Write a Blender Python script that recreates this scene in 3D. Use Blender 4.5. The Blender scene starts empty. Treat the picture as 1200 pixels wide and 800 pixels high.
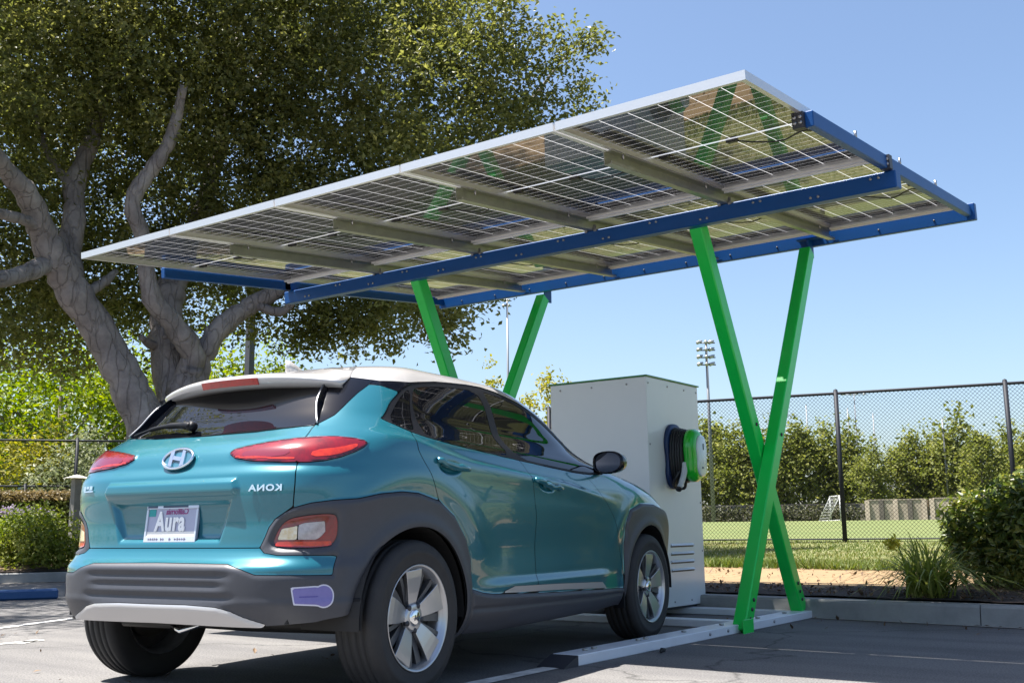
import bpy, math, random
import numpy as np
from mathutils import Vector, Matrix
rng=np.random.default_rng(7); random.seed(7)
scene=bpy.context.scene; COL=scene.collection
# ---------------------------------------------------------------- helpers
def N(nt,typ,**kw):
    n=nt.nodes.new(typ)
    for k,v in kw.items():
        if k in n.inputs: n.inputs[k].default_value=v
        else: setattr(n,k,v)
    return n
def c4(c): return (c[0],c[1],c[2],1.0)
def srgb(r,g,b):
    f=lambda v:(v/255/12.92) if v<=10 else ((v/255+.055)/1.055)**2.4
    return (f(r),f(g),f(b))
MATS={}
def mat(name,base,rough=.5,metal=0.,coat=0.,coat_r=.03,spec=.5,ior=1.5,var=0.,vscale=8.,bump=0.,bscale=60.,rvar=0.,base2=None,subs=0.,trans=0.):
    """Principled material; var mixes the base towards base2 (or a darker tone) by object-space noise."""
    m=bpy.data.materials.new(name); m.use_nodes=True; nt=m.node_tree; nt.nodes.clear()
    out=N(nt,'ShaderNodeOutputMaterial'); p=N(nt,'ShaderNodeBsdfPrincipled')
    p.inputs['Base Color'].default_value=c4(base); p.inputs['Roughness'].default_value=rough; p.inputs['Metallic'].default_value=metal
    p.inputs['Coat Weight'].default_value=coat; p.inputs['Coat Roughness'].default_value=coat_r
    p.inputs['Specular IOR Level'].default_value=spec; p.inputs['IOR'].default_value=ior
    if trans: p.inputs['Transmission Weight'].default_value=trans
    tc=N(nt,'ShaderNodeTexCoord')
    if var>0:
        b2=base2 if base2 else tuple(x*.55 for x in base)
        nz=N(nt,'ShaderNodeTexNoise'); nz.inputs['Scale'].default_value=vscale; nz.inputs['Detail'].default_value=6; nz.inputs['Roughness'].default_value=.65
        nt.links.new(tc.outputs['Object'],nz.inputs['Vector'])
        mr=N(nt,'ShaderNodeMapRange'); mr.inputs[1].default_value=.35; mr.inputs[2].default_value=.7; mr.inputs[4].default_value=var
        nt.links.new(nz.outputs['Fac'],mr.inputs[0])
        mx=N(nt,'ShaderNodeMix',data_type='RGBA'); mx.inputs[6].default_value=c4(base); mx.inputs[7].default_value=c4(b2)
        nt.links.new(mr.outputs[0],mx.inputs[0]); nt.links.new(mx.outputs[2],p.inputs['Base Color'])
        if rvar:
            m2=N(nt,'ShaderNodeMath',operation='MULTIPLY_ADD'); m2.inputs[1].default_value=rvar; m2.inputs[2].default_value=rough-rvar/2
            nt.links.new(nz.outputs['Fac'],m2.inputs[0]); nt.links.new(m2.outputs[0],p.inputs['Roughness'])
    if bump>0:
        nb=N(nt,'ShaderNodeTexNoise'); nb.inputs['Scale'].default_value=bscale; nb.inputs['Detail'].default_value=4
        nt.links.new(tc.outputs['Object'],nb.inputs['Vector'])
        bp=N(nt,'ShaderNodeBump'); bp.inputs['Strength'].default_value=bump; bp.inputs['Distance'].default_value=.01
        nt.links.new(nb.outputs['Fac'],bp.inputs['Height']); nt.links.new(bp.outputs[0],p.inputs['Normal'])
    nt.links.new(p.outputs[0],out.inputs[0]); MATS[name]=m; m['_p']=p.name
    return m
def leafmat(name,c1,c2,c3,trans=.35,rough=.55,spec=.4):
    """Leaf: each leaf face gets its own tone, plus light coming through."""
    m=bpy.data.materials.new(name); m.use_nodes=True; nt=m.node_tree; nt.nodes.clear()
    out=N(nt,'ShaderNodeOutputMaterial'); g=N(nt,'ShaderNodeNewGeometry')
    cr=N(nt,'ShaderNodeValToRGB'); e=cr.color_ramp.elements; e[0].color=c4(c1); e[1].color=c4(c3); k=e.new(.5); k.color=c4(c2)
    tc=N(nt,'ShaderNodeTexCoord'); nz=N(nt,'ShaderNodeTexNoise'); nz.inputs['Scale'].default_value=.9; nz.inputs['Detail'].default_value=2
    nt.links.new(tc.outputs['Object'],nz.inputs['Vector'])
    a=N(nt,'ShaderNodeMath',operation='MULTIPLY_ADD'); a.inputs[1].default_value=.65; nt.links.new(g.outputs['Random Per Island'],a.inputs[0])
    b=N(nt,'ShaderNodeMath',operation='MULTIPLY_ADD'); b.inputs[1].default_value=1.3; b.inputs[2].default_value=-.45
    nt.links.new(nz.outputs['Fac'],b.inputs[0]); nt.links.new(b.outputs[0],a.inputs[2]); nt.links.new(a.outputs[0],cr.inputs[0])
    p=N(nt,'ShaderNodeBsdfPrincipled'); p.inputs['Roughness'].default_value=rough; p.inputs['Specular IOR Level'].default_value=spec
    nt.links.new(cr.outputs[0],p.inputs['Base Color'])
    t=N(nt,'ShaderNodeBsdfTranslucent'); hs=N(nt,'ShaderNodeHueSaturation'); hs.inputs['Saturation'].default_value=1.15; hs.inputs['Value'].default_value=1.5
    nt.links.new(cr.outputs[0],hs.inputs['Color']); nt.links.new(hs.outputs[0],t.inputs['Color'])
    mx=N(nt,'ShaderNodeMixShader'); mx.inputs[0].default_value=trans
    nt.links.new(p.outputs[0],mx.inputs[1]); nt.links.new(t.outputs[0],mx.inputs[2]); nt.links.new(mx.outputs[0],out.inputs[0])
    MATS[name]=m; return m
def bark_mat(name,c1,c2,c3,sc=1.):
    """bark: long ridges and cracks along the limb, lichen patches"""
    m=bpy.data.materials.new(name); m.use_nodes=True; nt=m.node_tree; nt.nodes.clear(); L=nt.links.new
    out=N(nt,'ShaderNodeOutputMaterial'); p=N(nt,'ShaderNodeBsdfPrincipled'); p.inputs['Roughness'].default_value=.9; p.inputs['Specular IOR Level'].default_value=.2; L(p.outputs[0],out.inputs[0])
    tc=N(nt,'ShaderNodeTexCoord'); mp=N(nt,'ShaderNodeMapping'); mp.inputs['Scale'].default_value=(7*sc,7*sc,1.5*sc); L(tc.outputs['Object'],mp.inputs[0])
    wz=N(nt,'ShaderNodeTexNoise'); wz.inputs['Scale'].default_value=1.1; wz.inputs['Detail'].default_value=5; L(mp.outputs[0],wz.inputs['Vector'])
    ad=N(nt,'ShaderNodeVectorMath',operation='ADD'); L(mp.outputs[0],ad.inputs[0]); L(wz.outputs['Color'],ad.inputs[1])
    vo=N(nt,'ShaderNodeTexVoronoi',feature='DISTANCE_TO_EDGE'); vo.inputs['Scale'].default_value=.9; L(ad.outputs[0],vo.inputs['Vector'])
    cr=N(nt,'ShaderNodeMapRange'); cr.inputs[1].default_value=.0; cr.inputs[2].default_value=.06; L(vo.outputs['Distance'],cr.inputs[0])
    nz=N(nt,'ShaderNodeTexNoise'); nz.inputs['Scale'].default_value=2.2*sc; nz.inputs['Detail'].default_value=8; nz.inputs['Roughness'].default_value=.7; L(tc.outputs['Object'],nz.inputs['Vector'])
    r=N(nt,'ShaderNodeValToRGB'); e=r.color_ramp.elements; e[0].position=.34; e[0].color=c4(c2); e[1].position=.66; e[1].color=c4(c3); k=e.new(.5); k.color=c4(c1); L(nz.outputs['Fac'],r.inputs[0])
    mx=N(nt,'ShaderNodeMix',data_type='RGBA',blend_type='MULTIPLY'); mx.inputs[0].default_value=.16; L(r.outputs[0],mx.inputs[6]); 
    r2=N(nt,'ShaderNodeValToRGB'); r2.color_ramp.elements[0].color=(.22,.2,.19,1); r2.color_ramp.elements[1].color=(1,1,1,1); L(cr.outputs[0],r2.inputs[0]); L(r2.outputs[0],mx.inputs[7]); L(mx.outputs[2],p.inputs['Base Color'])
    hs=N(nt,'ShaderNodeMath',operation='MULTIPLY_ADD'); hs.inputs[1].default_value=2.6; L(nz.outputs['Fac'],hs.inputs[0]); L(cr.outputs[0],hs.inputs[2])
    b=N(nt,'ShaderNodeBump'); b.inputs['Strength'].default_value=.8; b.inputs['Distance'].default_value=.022; L(hs.outputs[0],b.inputs['Height']); L(b.outputs[0],p.inputs['Normal'])
    MATS[name]=m; return m
def link(o,parent=None):
    COL.objects.link(o)
    if parent is not None: o.parent=parent
    return o
def tag(o,label=None,cat=None,group=None,kind=None):
    if label: o['label']=label
    if cat: o['category']=cat
    if group: o['group']=group
    if kind: o['kind']=kind
    return o
def thing(name,label,cat,loc=(0,0,0),rz=0.,group=None):
    o=bpy.data.objects.new(name,None); o.empty_display_size=.2; COL.objects.link(o); o.location=loc; o.rotation_euler=(0,0,rz)
    return tag(o,label,cat,group)
def copy_tree(o,parent=None):
    c=o.copy(); COL.objects.link(c)
    if parent is not None: c.parent=parent
    for ch in list(o.children): copy_tree(ch,c)
    return c
def raw(name,V,F,m,parent=None,smooth=False,normals=None,mi=None):
    """Mesh object from a vertex array and an int array (n,3)/(n,4) or a list of faces."""
    me=bpy.data.meshes.new(name); V=np.asarray(V,np.float32)
    if isinstance(F,np.ndarray):
        k=F.shape[1]; n=len(F); me.vertices.add(len(V)); me.vertices.foreach_set('co',V.ravel())
        me.loops.add(n*k); me.loops.foreach_set('vertex_index',F.astype(np.int32).ravel())
        me.polygons.add(n); me.polygons.foreach_set('loop_start',np.arange(0,n*k,k,dtype=np.int32))
        me.update(calc_edges=True)
    else: me.from_pydata(V.tolist(),[],F); me.update()
    me.polygons.foreach_set('use_smooth',np.full(len(me.polygons),bool(smooth)))
    for x in (m if isinstance(m,(list,tuple)) else [m]): me.materials.append(x)
    if mi is not None: me.polygons.foreach_set('material_index',np.asarray(mi,np.int32))
    me.validate(); 
    if normals is not None and len(me.vertices)==len(normals): me.normals_split_custom_set_from_vertices(np.asarray(normals,np.float32).tolist())
    return link(bpy.data.objects.new(name,me),parent)
class MB:
    """Collects primitives, builds ONE mesh object."""
    def __init__(s): s.v=[]; s.f=[]; s.n=0; s.sm=[]
    def add(s,V,F,smooth=False):
        V=[tuple(map(float,x)) for x in V]; s.v+=V; s.f+=[tuple(i+s.n for i in f) for f in F]; s.sm+=[smooth]*len(F); s.n+=len(V)
    def box(s,c,d,R=None,b=0.):
        """box centre c, full size d, optional 3x3 rotation, bevel b"""
        hx,hy,hz=d[0]/2,d[1]/2,d[2]/2
        if b<=0:
            V=[(x,y,z) for x in(-hx,hx) for y in(-hy,hy) for z in(-hz,hz)]
            F=[(0,1,3,2),(4,6,7,5),(0,4,5,1),(2,3,7,6),(0,2,6,4),(1,5,7,3)]
        else:
            b=min(b,hx*.9,hy*.9,hz*.9); V=[];idx={}
            for sx in(-1,1):
                for sy in(-1,1):
                    for sz in(-1,1):
                        for ax in range(3):
                            p=[sx*(hx-b),sy*(hy-b),sz*(hz-b)]; p[ax]=(sx*hx,sy*hy,sz*hz)[ax]; idx[(sx,sy,sz,ax)]=len(V); V.append(p)
            I=lambda *k: idx[k]
            F=[]
            for q in(-1,1):
                F.append([I(q,a,c2,0) for a,c2 in ((-1,-1),(1,-1),(1,1),(-1,1))][::q])
                F.append([I(a,q,c2,1) for a,c2 in ((-1,-1),(-1,1),(1,1),(1,-1))][::q])
                F.append([I(a,c2,q,2) for a,c2 in ((-1,-1),(1,-1),(1,1),(-1,1))][::q])
            for p in(-1,1):
                for q in(-1,1):
                    F.append([I(-1,p,q,1),I(1,p,q,1),I(1,p,q,2),I(-1,p,q,2)][::-p*q])
                    F.append([I(p,-1,q,0),I(p,1,q,0),I(p,1,q,2),I(p,-1,q,2)][::p*q])
                    F.append([I(p,q,-1,0),I(p,q,1,0),I(p,q,1,1),I(p,q,-1,1)][::-p*q])
                    for r in(-1,1): F.append([I(p,q,r,0),I(p,q,r,1),I(p,q,r,2)][::p*q*r])
        V=np.array(V,float)
        if R is not None: V=V@np.asarray(R,float).T
        s.add(V+np.array(c,float),F); return s
    def bar(s,a,b,w,h,up=(0,0,1),bev=0.):
        """rectangular bar from a to b: w across, h along 'up'"""
        a=np.array(a,float);b=np.array(b,float);d=b-a;L=np.linalg.norm(d);d/=L
        x=np.cross(d,np.array(up,float)); x/=np.linalg.norm(x); z=np.cross(x,d)
        return s.box((a+b)/2,(w,L,h),np.stack([x,d,z],1),bev)
    def tube(s,pts,r,k=8,cap=True,smooth=True):
        pts=np.asarray(pts,float); r=np.broadcast_to(np.asarray(r,float),(len(pts),)); V=[];F=[]
        T=np.gradient(pts,axis=0); T/=np.linalg.norm(T,axis=1,keepdims=True)+1e-9
        up=np.array([0,0,1.]) if abs(T[0][2])<.9 else np.array([1.,0,0]); x=np.cross(up,T[0]); x/=np.linalg.norm(x)
        for i in range(len(pts)):
            x=x-T[i]*(x@T[i]); x/=np.linalg.norm(x)+1e-9; y=np.cross(T[i],x)
            for j in range(k):
                a=2*math.pi*j/k; V.append(pts[i]+r[i]*(x*math.cos(a)+y*math.sin(a)))
        for i in range(len(pts)-1):
            for j in range(k): F.append((i*k+j,i*k+(j+1)%k,(i+1)*k+(j+1)%k,(i+1)*k+j))
        if cap: F+= [tuple(range(k))[::-1],tuple((len(pts)-1)*k+j for j in range(k))]
        s.add(V,F,smooth); return s
    def cyl(s,a,b,r,k=12,r2=None): return s.tube([a,b],[r,r if r2 is None else r2],k)
    def lathe(s,prof,o=(0,0,0),axis=0,k=48,smooth=True):
        """prof: (axial, radius) list round the given axis through o"""
        V=[];F=[]; n=len(prof)
        for j in range(k):
            a=2*math.pi*j/k
            for (h,r) in prof:
                p=[0,0,0]; p[axis]=h; p[(axis+1)%3]=r*math.cos(a); p[(axis+2)%3]=r*math.sin(a); V.append([p[q]+o[q] for q in range(3)])
        for j in range(k):
            for i in range(n-1): F.append((j*n+i,((j+1)%k)*n+i,((j+1)%k)*n+i+1,j*n+i+1))
        s.add(V,F,smooth); return s
    def prism(s,poly,u,v,o,depth,dirn,smooth=False):
        """polygon (2D) in the plane o+u*x+v*y, extruded by depth along dirn"""
        u=np.array(u,float);v=np.array(v,float);o=np.array(o,float);d=np.array(dirn,float)*depth; n=len(poly)
        A=[o+u*p[0]+v*p[1] for p in poly]; V=A+[p+d for p in A]
        F=[tuple(range(n))[::-1],tuple(range(n,2*n))]+[(i,(i+1)%n,n+(i+1)%n,n+i) for i in range(n)]
        s.add(V,F,smooth); return s
    def build(s,name,m,parent=None,bevel=0.,label=None):
        me=bpy.data.meshes.new(name); me.from_pydata(s.v,[],s.f); me.update()
        me.polygons.foreach_set('use_smooth',np.array(s.sm,bool)); me.materials.append(m); o=link(bpy.data.objects.new(name,me),parent)
        import bmesh
        bm=bmesh.new(); bm.from_mesh(me); bmesh.ops.recalc_face_normals(bm,faces=bm.faces[:]); bm.to_mesh(me); bm.free()
        if bevel>0:
            b=o.modifiers.new('bevel','BEVEL'); b.width=bevel; b.segments=2; b.limit_method='ANGLE'; b.angle_limit=.6; b.harden_normals=False
        if label: o['label']=label
        return o
def each(name,m,parent,prims):
    """one object per primitive: prims = list of functions that fill a fresh MB"""
    out=[]
    for f in prims:
        mb=MB(); f(mb); out.append(mb.build(name,m,parent))
    return out
def studs(name,m,parent,pts,vec,r,k=8):
    """equal bolts / screws at every point, each an object of its own on one shared mesh"""
    mb=MB(); mb.cyl((0,0,0),tuple(vec),r,k); o=mb.build(name,m,parent); o.location=tuple(pts[0])
    for p in pts[1:]:
        c=o.copy(); COL.objects.link(c); c.parent=parent; c.location=tuple(p)
def shift(o,d):
    """move a mesh's points (used to bring world coordinates to a thing's own base)"""
    me=o.data; co=np.empty(len(me.vertices)*3,np.float32); me.vertices.foreach_get('co',co); co=co.reshape(-1,3)+np.array(d,np.float32); me.vertices.foreach_set('co',co.ravel()); me.update()
def text_mesh(body,size,depth=.002,bold=0.,xs=1.,mirror=False,spacing=1.):
    cu=bpy.data.curves.new('txt','FONT'); cu.body=body; cu.size=size; cu.extrude=depth/2; cu.offset=bold; cu.align_x='CENTER'; cu.align_y='CENTER'; cu.space_character=spacing; cu.resolution_u=4
    o=bpy.data.objects.new('txt',cu); COL.objects.link(o); dg=bpy.context.evaluated_depsgraph_get(); me=o.evaluated_get(dg).to_mesh()
    V=np.array([v.co[:] for v in me.vertices]); F=[tuple(p.vertices) for p in me.polygons]
    o.evaluated_get(dg).to_mesh_clear(); bpy.data.objects.remove(o); bpy.data.curves.remove(cu)
    V[:,0]*=xs
    if mirror: V[:,0]*=-1; F=[f[::-1] for f in F]
    return V,F
def leaves(C,size,asp=.5,up=.3,jit=.3,fold=.25,nrm=None,rg=rng):
    """One folded leaf (two quads-in-one: 4 points, 2 triangles) at every centre."""
    n=len(C); d=rg.normal(size=(n,3)); d[:,2]*=.7; d/=np.linalg.norm(d,axis=1,keepdims=True)
    q=rg.normal(size=(n,3)); q[:,2]+=up*3
    if nrm is not None: q=q*.8+nrm*1.3
    w=np.cross(d,q); w/=np.linalg.norm(w,axis=1,keepdims=True)+1e-9; nn=np.cross(w,d)
    L=(size*(1+jit*rg.uniform(-1,1,n)))[:,None]; W=L*asp
    a=C-d*L*.5; b=C+w*W*.5+nn*W*fold-d*L*.05; c=C+d*L*.5; e=C-w*W*.5+nn*W*fold-d*L*.05
    V=np.stack([a,b,c,e],1).reshape(-1,3); k=np.arange(n)*4
    F=np.concatenate([np.stack([k,k+1,k+2],1),np.stack([k,k+2,k+3],1)])
    return V,F
def ball_pts(n,c,r,shell=.35,rg=rng,flat=1.):
    d=rg.normal(size=(n,3)); d/=np.linalg.norm(d,axis=1,keepdims=True); u=rg.uniform(shell**3,1,n)**(1/3)
    p=d*u[:,None]*np.asarray(r,float); p[:,2]*=flat
    return p+np.asarray(c,float)
def spline(pts,n):
    """Catmull-Rom through rows of pts"""
    P=np.asarray(pts,float); P=np.vstack([2*P[0]-P[1],P,2*P[-1]-P[-2]]); out=[]; m=len(P)-3
    for t in np.linspace(0,m,n):
        i=min(int(t),m-1); u=t-i; a,b,c,d=P[i:i+4]
        out.append(.5*((2*b)+(-a+c)*u+(2*a-5*b+4*c-d)*u*u+(-a+3*b-3*c+d)*u**3))
    return np.array(out)
# ---------------------------------------------------------------- camera (37 mm lens, 0.7 m above the asphalt)
F_PX,PITCH,ROLL,YAW,H_CAM=1240.62,.1748,-.0116,-.6237,.7024
_f=np.array([math.sin(YAW)*math.cos(PITCH),math.cos(YAW)*math.cos(PITCH),math.sin(PITCH)])
_r=np.array([math.cos(YAW),-math.sin(YAW),0.]); _u=np.cross(_r,_f)
_r2=_r*math.cos(ROLL)+_u*math.sin(ROLL); _u2=-_r*math.sin(ROLL)+_u*math.cos(ROLL)
cam=bpy.data.cameras.new('camera'); cam.lens=F_PX/1200*36; cam.sensor_width=36; cam.sensor_fit='HORIZONTAL'; cam.clip_start=.05; cam.clip_end=2000
co=bpy.data.objects.new('camera',cam); COL.objects.link(co); scene.camera=co
co.matrix_world=Matrix(((_r2[0],_u2[0],-_f[0],0),(_r2[1],_u2[1],-_f[1],0),(_r2[2],_u2[2],-_f[2],H_CAM),(0,0,0,1)))
def at(px,py,rad,drop=0.):
    """survey point: seen in direction (px,py) of the reference frame, rad metres away over the ground"""
    d=_f+_r2*(px-600)/F_PX+_u2*(400-py)/F_PX; d=d/math.hypot(d[0],d[1]); return np.array([0,0,H_CAM])+d*rad
# ---------------------------------------------------------------- daylight
SUN=np.array([-.31,-.223,1.]); SUN/=np.linalg.norm(SUN)
w=bpy.data.worlds.new('World'); scene.world=w; w.use_nodes=True; nt=w.node_tree; nt.nodes.clear()
sk=nt.nodes.new('ShaderNodeTexSky'); sk.sky_type='NISHITA'; sk.sun_disc=False; sk.sun_elevation=math.asin(SUN[2]); sk.sun_rotation=math.atan2(SUN[0],SUN[1])
sk.air_density=1.0; sk.dust_density=1.6; sk.ozone_density=2.6
bg=nt.nodes.new('ShaderNodeBackground'); bg.inputs[1].default_value=.064
ow=nt.nodes.new('ShaderNodeOutputWorld'); nt.links.new(sk.outputs[0],bg.inputs[0]); nt.links.new(bg.outputs[0],ow.inputs[0])
sl=bpy.data.lights.new('sun','SUN'); sl.energy=5.0; sl.angle=math.radians(.53); sl.color=(1,.955,.89)
so=bpy.data.objects.new('sun',sl); COL.objects.link(so); so.rotation_euler=Vector(SUN).to_track_quat('Z','Y').to_euler()
vs=scene.view_settings; vs.view_transform='Standard'; vs.look='None'; vs.exposure=1.78; vs.gamma=1; vs.use_curve_mapping=False
scene.cycles.transparent_max_bounces=24; scene.cycles.max_bounces=8
# ---------------------------------------------------------------- car body surface
T_K=[.20,.25,.34,.45,.55,.60,.640,.71,.75,.85,.95,1.03,1.08,1.12,1.15,1.20,1.25,1.35,1.42,1.46,1.49,1.52,1.545]
W_K=[.76,.82,.86,.87,.872,.874,.876,.878,.879,.882,.882,.872,.858,.838,.815,.778,.750,.690,.640,.600,.545,.42,.0]
YR_K=[-.44,-.56,-.632,-.678,-.682,-.637,-.616,-.611,-.607,-.600,-.585,-.552,-.50,-.44,-.395,-.335,-.29,-.20,-.11,.0,.16,.45,.85]
YF_K=[3.0,3.22,3.36,3.41,3.42,3.43,3.43,3.43,3.42,3.36,3.22,2.97,2.72,2.42,2.27,2.16,2.06,1.84,1.66,1.52,1.38,1.14,.8]
KR_K=[.25]*15+[.25,.25,.28,.32,.36,.42,.6,.8]
KF_K=[2.2]*9+[2.15,2.05,1.9,1.75,1.6,1.5,1.4,1.35,1.25,1.15,1.1,1.05,.95,.8]
def sstep(a,b,x):
    u=np.clip((x-a)/(b-a),0,1); return u*u*(3-2*u)
def pch(xk,yk,x):
    xk=np.asarray(xk,float); yk=np.asarray(yk,float); h=np.diff(xk); d=np.diff(yk)/h
    m=np.zeros_like(yk); m[0]=d[0]; m[-1]=d[-1]
    for i in range(1,len(xk)-1):
        if d[i-1]*d[i]>0:
            w1=2*h[i]+h[i-1]; w2=h[i]+2*h[i-1]; m[i]=(w1+w2)/(w1/d[i-1]+w2/d[i])
    i=np.clip(np.searchsorted(xk,x)-1,0,len(h)-1); u=(x-xk[i])/h[i]; H=h[i]
    return ((1+2*u)*(1-u)**2*yk[i]+u*(1-u)**2*H*m[i]+u*u*(3-2*u)*yk[i+1]+u*u*(u-1)*H*m[i+1])
def body_grid(NR=170,NM=190,NF=80,NT=200):
    # rows: t levels spread by profile length; columns: rear centre -> side -> front centre
    td=np.linspace(.20,1.545,3000); prof=np.cumsum(np.r_[0,np.hypot(np.hypot(np.diff(pch(T_K,W_K,td)),np.diff(pch(T_K,YR_K,td))*.5),np.diff(td))])
    t=np.interp(np.linspace(0,prof[-1],NT),prof,td)
    W=pch(T_K,W_K,t); YR=pch(T_K,YR_K,t); YF=pch(T_K,YF_K,t); KR=pch(T_K,KR_K,t); KF=pch(T_K,KF_K,t)
    X=np.zeros((NT,NR+NM+NF+1)); Y=np.zeros_like(X)
    ph=np.linspace(0,np.pi/2,1500)
    nr=np.interp(t,[.2,.7,1.1,1.545],[5,5,5,3.6]); mr=np.interp(t,[.2,.7,1.1,1.3,1.545],[3,3,2.9,2.6,2.2])
    nf=np.interp(t,[.2,.8,1.1,1.3],[5,5,4,3.2]); mf=np.interp(t,[.2,.8,1.1],[3.2,3.2,2.6])
    for i in range(NT):
        xr=W[i]*np.sin(ph)**(2/nr[i]); yr=KR[i]-(KR[i]-YR[i])*np.cos(ph)**(2/mr[i])
        L=np.cumsum(np.r_[0,np.hypot(np.diff(xr),np.diff(yr))]); q=np.linspace(0,L[-1]+1e-12,NR+1)
        xa=np.interp(q,L,xr); ya=np.interp(q,L,yr)
        ym=np.linspace(KR[i],KF[i],NM+1)[1:-1]; xm=np.full(NM-1,W[i])
        xf=W[i]*np.cos(ph)**(2/nf[i]); yf=KF[i]+(YF[i]-KF[i])*np.sin(ph)**(2/mf[i])
        L=np.cumsum(np.r_[0,np.hypot(np.diff(xf),np.diff(yf))]); q=np.linspace(0,L[-1]+1e-12,NF+1)
        X[i]=np.r_[xa,xm,np.interp(q,L,xf)]; Y[i]=np.r_[ya,ym,np.interp(q,L,yf)]
    TT=np.repeat(t[:,None],X.shape[1],1)
    X=X*(1-.012*((Y-1.2)/1.9)**2)
    wt=pch([.2,.55,.75,1.0,1.2,1.4,1.5,1.545],[0,0,.25,1,1,.1,0,0],TT)
    Z=TT-.060*sstep(-.1,2.3,Y)*wt
    # unwrapped column coordinate of a reference row
    k=np.argmin(abs(t-.85)); S=np.r_[0,np.cumsum(np.hypot(np.diff(X[k]),np.diff(Y[k])))]
    SS=np.repeat(S[None],len(t),0)
    return np.stack([X,Y,Z],-1),SS,TT
# ---------------------------------------------------------------- solar carport (one thing: base, X legs, beams, rails, modules)
CXL,CXR,CYN,CZN=-7.125,-1.795,4.389,2.778; CA=math.atan2(.439,4.361)
cU=np.array([1,0,0.]); cV=np.array([0,math.cos(CA),math.sin(CA)]); cW=np.array([0,-math.sin(CA),math.cos(CA)])
BASE=np.array([-4.46,6.5,0.])
def cpt(u,v,w): return np.array([CXL,CYN,CZN])+cU*u+cV*v+cW*w-BASE
CR=np.stack([cU,cV,cW],1)
def cbox(mb,u,v,w,b=0.):
    """box over [u0,u1]x[v0,v1]x[w0,w1] of the tilted roof frame"""
    return mb.box(cpt((u[0]+u[1])/2,(v[0]+v[1])/2,(w[0]+w[1])/2),(u[1]-u[0],v[1]-v[0],w[1]-w[0]),CR,b)
M_green=mat('leg_green',(.002,.60,.075),rough=.36,coat=.2,coat_r=.12,var=.4,vscale=5,base2=(.002,.48,.065))
M_blue=mat('beam_blue',(.0,.060,.235),rough=.45,coat=.05,coat_r=.15,spec=.3,var=.35,vscale=4,base2=(.0,.043,.17))
M_alu=mat('aluminium',(.72,.72,.72),rough=.33,metal=.85,var=.3,vscale=9,base2=(.6,.6,.62))
M_frame=mat('module_frame',(.66,.66,.67),rough=.36,metal=.6)
M_galv=mat('galvanised',(.40,.41,.38),rough=.40,metal=.85,var=.6,vscale=14,base2=(.27,.28,.27))
M_white=mat('white_steel',(.72,.75,.80),rough=.42,coat=.2,var=.35,vscale=6,base2=(.55,.57,.6))
M_black=mat('black_plastic',(.012,.012,.013),rough=.45)
M_bolt=mat('bolt_steel',(.35,.35,.36),rough=.3,metal=1)
M_dark=mat('dark_steel',(.03,.032,.04),rough=.5)
# bifacial module laminate: dark half-cut cells, clear glass between them
def cell_mat():
    m=bpy.data.materials.new('bifacial_cells'); m.use_nodes=True; nt=m.node_tree; nt.nodes.clear(); L=nt.links.new
    out=N(nt,'ShaderNodeOutputMaterial'); uv=N(nt,'ShaderNodeUVMap'); sp=N(nt,'ShaderNodeSeparateXYZ'); L(uv.outputs[0],sp.inputs[0])
    def mth(op,a,b=None,c=None):
        n=N(nt,'ShaderNodeMath',operation=op)
        for i,x in enumerate((a,b,c)):
            if x is None: continue
            if isinstance(x,(int,float)): n.inputs[i].default_value=x
            else: L(x,n.inputs[i])
        return n.outputs[0]
    # u: 6 columns of .168 m; v: 24 half cells of .085 m with a clear band across the middle (uv in metres)
    def line(x,per,half):
        f=mth('FRACT',mth('DIVIDE',x,per)); d=mth('ABSOLUTE',mth('SUBTRACT',f,.5)); return mth('GREATER_THAN',d,.5-half/per)
    lu=line(sp.outputs[0],.1717,.0018); lv=line(sp.outputs[1],.0845,.0011)
    mid=mth('LESS_THAN',mth('ABSOLUTE',mth('SUBTRACT',sp.outputs[1],1.014)),.013)
    gap=mth('MAXIMUM',mth('MAXIMUM',lu,lv),mid)
    bus=line(mth('ADD',sp.outputs[0],.0086),.01717,.0004)
    cellc=N(nt,'ShaderNodeMix',data_type='RGBA'); cellc.inputs[6].default_value=(.010,.012,.022,1); cellc.inputs[7].default_value=(.10,.10,.11,1); L(bus,cellc.inputs[0])
    p=N(nt,'ShaderNodeBsdfPrincipled'); L(cellc.outputs[2],p.inputs['Base Color']); p.inputs['Roughness'].default_value=.4; p.inputs['Coat Weight'].default_value=1; p.inputs['Coat Roughness'].default_value=.015; p.inputs['Coat IOR'].default_value=1.85
    tr=N(nt,'ShaderNodeBsdfTransparent'); tr.inputs[0].default_value=(.8,.82,.82,1); df=N(nt,'ShaderNodeBsdfTranslucent'); dcol=N(nt,'ShaderNodeMix',data_type='RGBA'); L(lu,dcol.inputs[0]); dcol.inputs[6].default_value=(.24,.24,.25,1); dcol.inputs[7].default_value=(.36,.36,.37,1); L(dcol.outputs[2],df.inputs[0])
    g1=N(nt,'ShaderNodeMixShader'); L(mth('MULTIPLY_ADD',mid,-.32,1.0),g1.inputs[0]); L(tr.outputs[0],g1.inputs[1]); L(df.outputs[0],g1.inputs[2])
    gl=N(nt,'ShaderNodeBsdfGlossy'); gl.inputs['Roughness'].default_value=.02; fr=N(nt,'ShaderNodeFresnel'); fr.inputs[0].default_value=1.9
    g2=N(nt,'ShaderNodeMixShader'); L(fr.outputs[0],g2.inputs[0]); L(g1.outputs[0],g2.inputs[1]); L(gl.outputs[0],g2.inputs[2])
    mx=N(nt,'ShaderNodeMixShader'); L(gap,mx.inputs[0]); L(p.outputs[0],mx.inputs[1]); L(g2.outputs[0],mx.inputs[2]); L(mx.outputs[0],out.inputs[0])
    return m
M_cell=cell_mat()
REFL_TILT=.12  # cell sheet's shading normals turned off the real panel slope to move its reflections
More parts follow.
